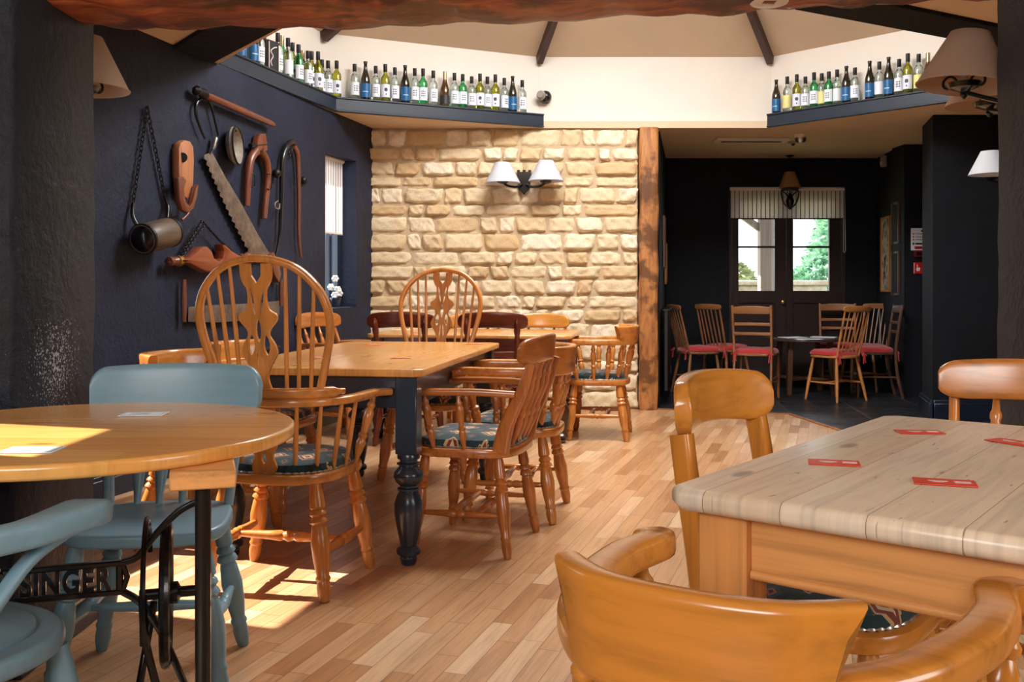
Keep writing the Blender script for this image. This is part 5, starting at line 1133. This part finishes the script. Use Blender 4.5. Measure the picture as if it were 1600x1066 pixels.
# fire notices by the side passage
def notice(name, label, px, py, w_, h, kind):
    p = at_y(px,py,9.318); o = thing(name, label, 'sign', tuple(p)); MB().box((0,-.002,0),(w_,.004,h),.0005).build('board', M['white_card'] if kind == 'w' else M['red_sign'], o)
    mb = MB(); mg = MB()
    if kind == 'w':
        MB().box((.01,-.0048,-h*.38),(w_*.62,.002,h*.12),0).build('red_band', M['red_sign'], o); mb.lathe((.04,-.004,h*.38),(.04,-.006,h*.38),[(0,.011),(1,.011)],14)
        for k in range(3): mg.lathe((-w_*.32,-.004,h*(.24-.13*k)),(-w_*.32,-.006,h*(.24-.13*k)),[(0,.008),(1,.008)],10); mb.box((.012,-.0048,h*(.24-.13*k)),(w_*.5,.002,.005),0)
        mg.build('round_symbols', M['red_sign'], o); mb.box((.012,-.0048,-h*.20),(w_*.55,.002,.016),0); mb.build('printed_lines', M['black_print'], o); MB().lathe((-w_*.32,-.004,-h*.20),(-w_*.32,-.006,-h*.20),[(0,.012),(1,.012)],12).build('green_symbol', M['green_print'], o)
    else:
        hand = [(-.012,-.030),(.014,-.030),(.020,-.012),(.020,.004),(.008,.006),(.008,.004),(-.002,.006),(-.002,.034),(-.010,.034),(-.010,.0),(-.020,-.008)]
        mb.prism([(x*1.0,z) for x,z in hand], .002, Matrix.Translation((0,-.004,0)) @ Matrix.Rotation(R(90),4,'X'), 0); mb.build('hand_symbol', M['white_print'], o); m3 = MB(); m3.box((-w_/2+.006,-.0048,0),(.006,.002,h-.006),0); m3.build('white_border', M['white_print'], o)
    return o
notice('fire_notice', 'white fire instruction notice with red band on the dark wall at right', 1434,374,.135,.215,'w'); notice('fire_alarm_sign', 'small red sign with pointing white hand below the fire notice', 1434,419,.085,.11,'r')
o = thing('alarm_call_point', 'dark red box between the fire notice and the hand sign', 'alarm', tuple(at_y(1434,397,9.318))); MB().box((0,-.02,0),(.09,.04,.06),.006).build('housing', plain('dull_red_plastic', lin(110,18,20), .4), o); MB().box((.0,-.041,.0),(.05,.003,.03),.001).build('glass_plate', M['dark_plastic'], o)

# ------------------------------------------------------------ tools on the left wall
nW = math.sqrt(1+WALL_B**2)
class Tool:
    def __init__(s, name, label, cat, px, py):
        c = at_wall(px, py); s.c = c; s.o = thing(name, label, cat, tuple(c), ANGW)
    def p(s, px, py, off=0.0):          # pixel on the wall plane -> (along, -off, up) in the tool's frame
        q = at_wall(px, py, off); d = q-s.c; u = (d.x*WALL_B+d.y)/nW; return Vector((u, -off, d.z))
    def prism(s, pts, th, off, name, mat, b=.003):
        P = [s.p(x, y, off+th*.5) for x, y in pts]; MM = Matrix.Translation((0,-off,0)) @ Matrix.Rotation(R(90),4,'X')
        return MB().prism([(p.x,p.z) for p in P], th, MM, b, 2).build(name, mat, s.o, 40)
    def tube(s, pts, r, off, name, mat, seg=8, sm=6):
        P = [s.p(x, y, off if not isinstance(off, list) else off[i]) for i,(x,y) in enumerate(pts)]; P = catmull(P, sm) if sm > 1 else P
        return MB().tube(P, r, seg, (0,1,0)).build(name, mat, s.o, 50)
def chain(T_, pts, off, name, mat, link=.038, r=.0035, wid=.010, parent=None):
    P = [T_.p(x,y,off) for x,y in pts]; mb = MB(); k = 0
    for a, b in zip(P[:-1], P[1:]):
        d = b-a; L = d.length; n = max(1, int(L/(link*.72))); d.normalize(); side = Vector((0,1,0)) 
        for i in range(n):
            c = a.lerp(b, (i+.5)/n); w1 = d.cross(side).normalized() if k%2 else side; k += 1
            ring = [c+d*(link/2*math.cos(q))+w1*(wid*math.sin(q)) for q in [j*math.tau/10 for j in range(10)]]; up = d.cross(w1)
            mb.tube(ring, r, 5, tuple(up), closed=True)
    return mb.build(name, mat, parent or T_.o)
M['barrel'] = wood('weathered_drum', lin(92,72,54), 'x', .6, .1, .6)
T1 = Tool('hanging_drum', 'small dark cylinder hanging from a black chain at the left of the wall', 'tool', 240, 366)
a = T1.p(222,374,.10); b = T1.p(268,362,.10); dr_ = MB().lathe(a,b,[(0,.075),(.03,.080),(.94,.080),(.97,.075),(1,.06)],24).build('drum', M['barrel'], T1.o)
mb = MB(); d_ = (b-a).normalized()
for q in (.04,.93): c = a.lerp(b,q); mb.lathe(c-d_*.008,c+d_*.008,[(0,.083),(1,.083)],24)
mb.build('iron_hoop', M['dark_iron'], dr_); MB().lathe(a-d_*.03,a+d_*.002,[(0,.02),(.3,.05),(1,.072)],18).build('end_cap', M['black_iron'], dr_)
chain(T1,[(230,170),(208,318)],.02,'chain',M['dark_iron'],.036); chain(T1,[(230,170),(257,305)],.02,'chain',M['dark_iron'],.036)
T1.tube([(208,318),(207,335),(213,350),(222,362)],.011,[.02,.03,.05,.07],'strap',M['black_iron']); T1.tube([(257,303),(262,320),(262,335),(260,350)],.010,[.02,.03,.05,.07],'strap',M['black_iron']); MB().lathe(T1.p(230,168,0),T1.p(230,168,.03),[(0,.004),(.8,.004),(1,.010)],8).build('nail', M['dark_iron'], T1.o)
T2_ = Tool('wooden_pulley', 'pale brown wooden pulley block hooked on the wall right of the chain', 'tool', 288, 280)
T2_.prism([(274,232),(277,223),(284,219),(292,221),(297,230),(298,250),(297,285),(294,305),(288,312),(277,300),(274,270)], .05, .005, 'wooden_body', wood('pale_tool_wood', lin(176,112,70),'z',.5,.2,.3), .010)
T2_.prism([(275,278),(283,276),(288,282),(284,296),(287,316),(293,322),(297,316),(303,292),(307,288),(305,305),(299,326),(290,333),(281,328),(277,312)], .035, .055, 'horn_shaped_jaw', M['tool_z'], .008)
T2_.tube([(291,322),(295,330),(292,336),(284,344)],.008,.06,'hook',M['tool_z']); MB().lathe(T2_.p(285,246,.050),T2_.p(285,246,.060),[(0,.028),(.9,.028),(1,.02)],18).build('eye_hole', M['black_print'], T2_.o)
T3 = Tool('sheep_shears', 'black iron spring shears hanging below the left end of the wooden pole', 'tool', 318, 190)
T3.tube([(320,217),(313,200),(307,182),(306,165),(312,155),(320,153),(329,162),(335,185),(341,212)], lambda t: .006+.005*math.sin(t*math.pi), .03, 'spring_blades', M['black_iron'])
T4 = Tool('wooden_pole', 'long reddish wooden handle fixed diagonally high on the wall', 'tool', 375, 173)
MB().lathe(T4.p(322,149,.05),T4.p(428,195,.05),[(0,.016),(.03,.021),(.5,.023),(.96,.019),(1,.012)],14).build('shaft', M['tool_x'], T4.o); MB().lathe(T4.p(303,139,.05),T4.p(322,149,.05),[(0,.012),(.2,.03),(.5,.022),(.8,.034),(1,.024)],14).build('iron_head', M['dark_iron'], T4.o)
for q in ((335,155),(415,190)): MB().lathe(T4.p(*q,0),T4.p(*q,.04),[(0,.005),(1,.005)],8).build('bracket', M['dark_iron'], T4.o)
T5 = Tool('pit_saw', 'long rusty pit saw hanging diagonally with its teeth to the left', 'saw', 370, 320)
L_ = [(319,240),(330,238),(352,277),(375,315),(402,365),(425,404),(398,408),(370,360),(345,308)]; left = [(398,408)]; P0_ = Vector((398,408)); P1_ = Vector((319,242)); n_ = 34
for i in range(1,n_): q = P0_.lerp(P1_, i/n_); left.append((q.x-(3.2 if i%2 else 0)-(math.sin(i/n_*math.pi)*3), q.y+(1 if i%2 else 0)))
T5.prism([(331,238),(352,277),(375,315),(402,365),(426,405)]+left+[(319,242)], .004, .03, 'blade', tex('rusty_steel', [(.3, lin(60,48,40)),(.55, lin(104,86,72)),(.75, lin(128,112,98))], 14, .55), .0008)
MB().lathe(T5.p(333,234,.035),T5.p(337,214,.035),[(0,.010),(.2,.016),(.9,.018),(1,.010)],12).build('grip', M['chrome'], T5.o); MB().lathe(T5.p(328,240,.035),T5.p(333,234,.035),[(0,.006),(1,.008)],8).build('tang', M['dark_iron'], T5.o)
T5.prism([(417,398),(424,394),(432,408),(436,428),(433,442),(425,428)], .035, .015, 'box_handle', M['tool_z'], .004)
T6 = Tool('metal_sieve', 'round dull metal sieve hanging right of the shears', 'tool', 369, 227)
c6 = T6.p(369,228,.06); mb = MB(); r6 = .118; tl = Vector((.25,-1,.05)).normalized(); e1 = Vector((0,0,1)).cross(tl).normalized(); e2 = tl.cross(e1); 
def disc(c, r, n=36): return [c+e1*(r*math.cos(a))+e2*(r*math.sin(a)) for a in [i*math.tau/n for i in range(n)]]
vs = disc(c6+tl*.012,r6)+disc(c6+tl*.012,r6-.006)+disc(c6-tl*.035,r6*.72)+disc(c6-tl*.041,r6*.74)+disc(c6-tl*.01,r6+.003); fs = []; n=36
for i,j in ((0,1),(1,2),(3,4),(4,0)):
    for k in range(n): fs.append((i*n+k,i*n+(k+1)%n,j*n+(k+1)%n,j*n+k))
fs.append(tuple(2*n+k for k in range(n))); fs.append(tuple(3*n+k for k in range(n))); mb.add(vs,fs); mb.build('pan', tex('dull_tin', [(.3, lin(96,88,78)),(.7, lin(168,160,148))], 12, .4), T6.o)
MB().tube(disc(c6+tl*.012,r6,40), .006, 8, tuple(tl), closed=True).build('rolled_rim', M['dark_iron'], T6.o); MB().lathe(T6.p(369,205,0),T6.p(369,205,.06),[(0,.005),(1,.005)],8).build('peg', M['dark_iron'], T6.o)
def hames(name, label, px, py, apex, left, right, mat, r0, r1, extra):
    T_ = Tool(name, label, 'tool', px, py); T_.tube(list(reversed(left)), lambda t: r0+(r1-r0)*t, .038, 'left_arm', mat[0], 10); T_.tube(list(reversed(right)), lambda t: r0+(r1-r0)*t, .038, 'right_arm', mat[1], 10); extra(T_); return T_
def ex1(T_):
    T_.prism([(400,213),(403,209),(411,209),(413,222),(414,236),(396,236)], .045, .01, 'wooden_top', M['tool_z'], .006)
    MB().lathe(T_.p(391,228,.04),T_.p(415,226,.04),[(0,.016),(1,.016)],12).build('iron_collar', M['dark_iron'], T_.o)
    for xx,y0,y1,s_ in ((393,272,292,5),(418,272,295,5)): T_.tube([(xx,y0),(xx+s_,y0+1),(xx+s_,y1),(xx,y1)],.0045,.06,'staple',M['black_iron'],6,2)
hames('horse_hames', 'reddish wooden harness hames shaped like a wishbone, centre right of the wall', 403, 275, None, [(385,322),(386,300),(388,270),(392,248),(400,236)], [(412,342),(415,310),(418,275),(415,250),(406,236)], (M['tool_z'],M['tool_z']), .030, .021, ex1)
def ex2(T_):
    MB().ball(T_.p(432,271,.035),.032,12,8).build('iron_boss', M['dark_iron'], T_.o); MB().ball(T_.p(474,282,.02),.030,12,8).build('iron_boss', M['dark_iron'], T_.o)
    T_.tube([(434,314),(430,318),(431,325),(436,326),(437,318)],.005,.05,'ring',M['chrome'],6); chain(T_,[(455,232),(450,250)],.04,'linking_chain',M['dark_iron'],.03)
    for q in ((464,268),(464,278)): MB().ball(T_.p(*q,.055),.008,8,5).build('stud', M['black_iron'], T_.o)
hames('horse_hames', 'black iron-edged harness hames, tallest arch nearest the small window', 450, 310, None, [(431,400),(437,370),(439,320),(440,275),(442,245),(450,226),(458,222)], [(470,402),(467,370),(467,310),(466,265),(464,240),(458,228)], (M['black_iron'],wood('dark_tool_wood', lin(110,60,34),'z',.35,.3,.5)), .022, .010, ex2)
T7 = Tool('ox_yoke', 'brown carved wooden yoke with doubled chains, above the near hoop-back chair', 'yoke', 325, 402)
T7.prism([(277,405),(290,402),(300,394),(308,386),(317,385),(324,392),(328,403),(335,408),(341,404),(343,392),(340,382),(346,383),(356,392),(366,398),(375,401),(375,409),(362,412),(350,416),(336,424),(318,426),(304,420),(290,412),(277,411)], .07, .02, 'carved_body', wood('yoke_wood', lin(132,62,30),'x',.35,.35,.35), .016)
for (x0,y0,x1,y1) in ((262,409,278,408),(374,404,387,401)): MB().lathe(T7.p(x0,y0,.055),T7.p(x1,y1,.055),[(0,.008),(.1,.026),(.4,.026),(.5,.018),(1,.030)],14).build('end_knob', M['tool_x'], T7.o)
MB().lathe(T7.p(276,408,.055),T7.p(281,408,.055),[(0,.032),(1,.032)],14).build('brass_band', M['brass'], T7.o)
chain(T7,[(278,405),(315,345)],.045,'chain',M['dark_iron'],.022,.003,.007); chain(T7,[(283,402),(318,352)],.06,'chain',M['dark_iron'],.022,.003,.007); chain(T7,[(315,345),(345,378),(362,392)],.045,'chain',M['dark_iron'],.022,.003,.007)
T8 = Tool('crosscut_saw', 'two-handled crosscut saw hanging low on the wall behind the hoop-back chair', 'saw', 362, 480)
T8.prism([(294,480),(330,477),(400,474),(436,470),(436,492),(410,497),(380,501),(340,504),(294,503)], .004, .03, 'blade', bpy.data.materials['rusty_steel'], .0008)
MB().lathe(T8.p(287,503,.035),T8.p(287,437,.035),[(0,.014),(.5,.018),(1,.013)],12).build('handle', M['tool_z'], T8.o); MB().lathe(T8.p(439,478,.035),T8.p(439,437,.035),[(0,.013),(.5,.017),(1,.012)],12).build('handle', M['tool_z'], T8.o)
# white flowers on the sill of the small window
p = wl(7.80,-.08,.90); o = thing('flower_pot', 'white flowers in a small dark pot on the window sill beside the stone wall', 'flowers', tuple(p))
MB().lathe((0,0,0),(0,0,.08),[(0,.028),(.1,.032),(.85,.042),(.86,.046),(1,.046),(1,.035)],16).build('pot', M['navyp_z'], o)
M['petal'] = plain('white_petals', lin(232,232,228), .7); M['stem'] = plain('green_stem', lin(60,90,50), .6)
for k, (x,z) in enumerate(((.0,.235),(-.035,.165),(.02,.145),(-.005,.10),(.035,.115))):
    MB().tube(catmull([(0,0,.07),(x*.5,0,.05+z*.5),(x,-.01,z)],4),.0025,5,(0,1,0)).build('stem', M['stem'], o); random.seed(k); mb = MB(); mb.ball((x,-.012,z),.014,8,6)
    for i in range(6): a = i*math.tau/6; mb.ball((x+.017*math.cos(a),-.014+random.uniform(-.008,.008),z+.017*math.sin(a)),.013,8,5)
    mb.build('blossom', M['petal'], o)
# thin dark shelf edge left of the round table
o = thing('wall_bench', 'black-topped bench with a thin wooden edge at the left edge below the round table', 'bench', (-1.66,2.38,0))
MB().box((0,0,.655),(.46,.36,.026),.004).build('black_top', M['black_paint'], o); MB().box((0,0,.632),(.47,.37,.010),.003).build('wooden_edge', M['honey_x'], o)
for sx in (-1,1):
    for sy in (-1,1): MB().box((sx*.19,sy*.15,.313),(.04,.04,.628),.004).build('leg', M['black_paint'], o)
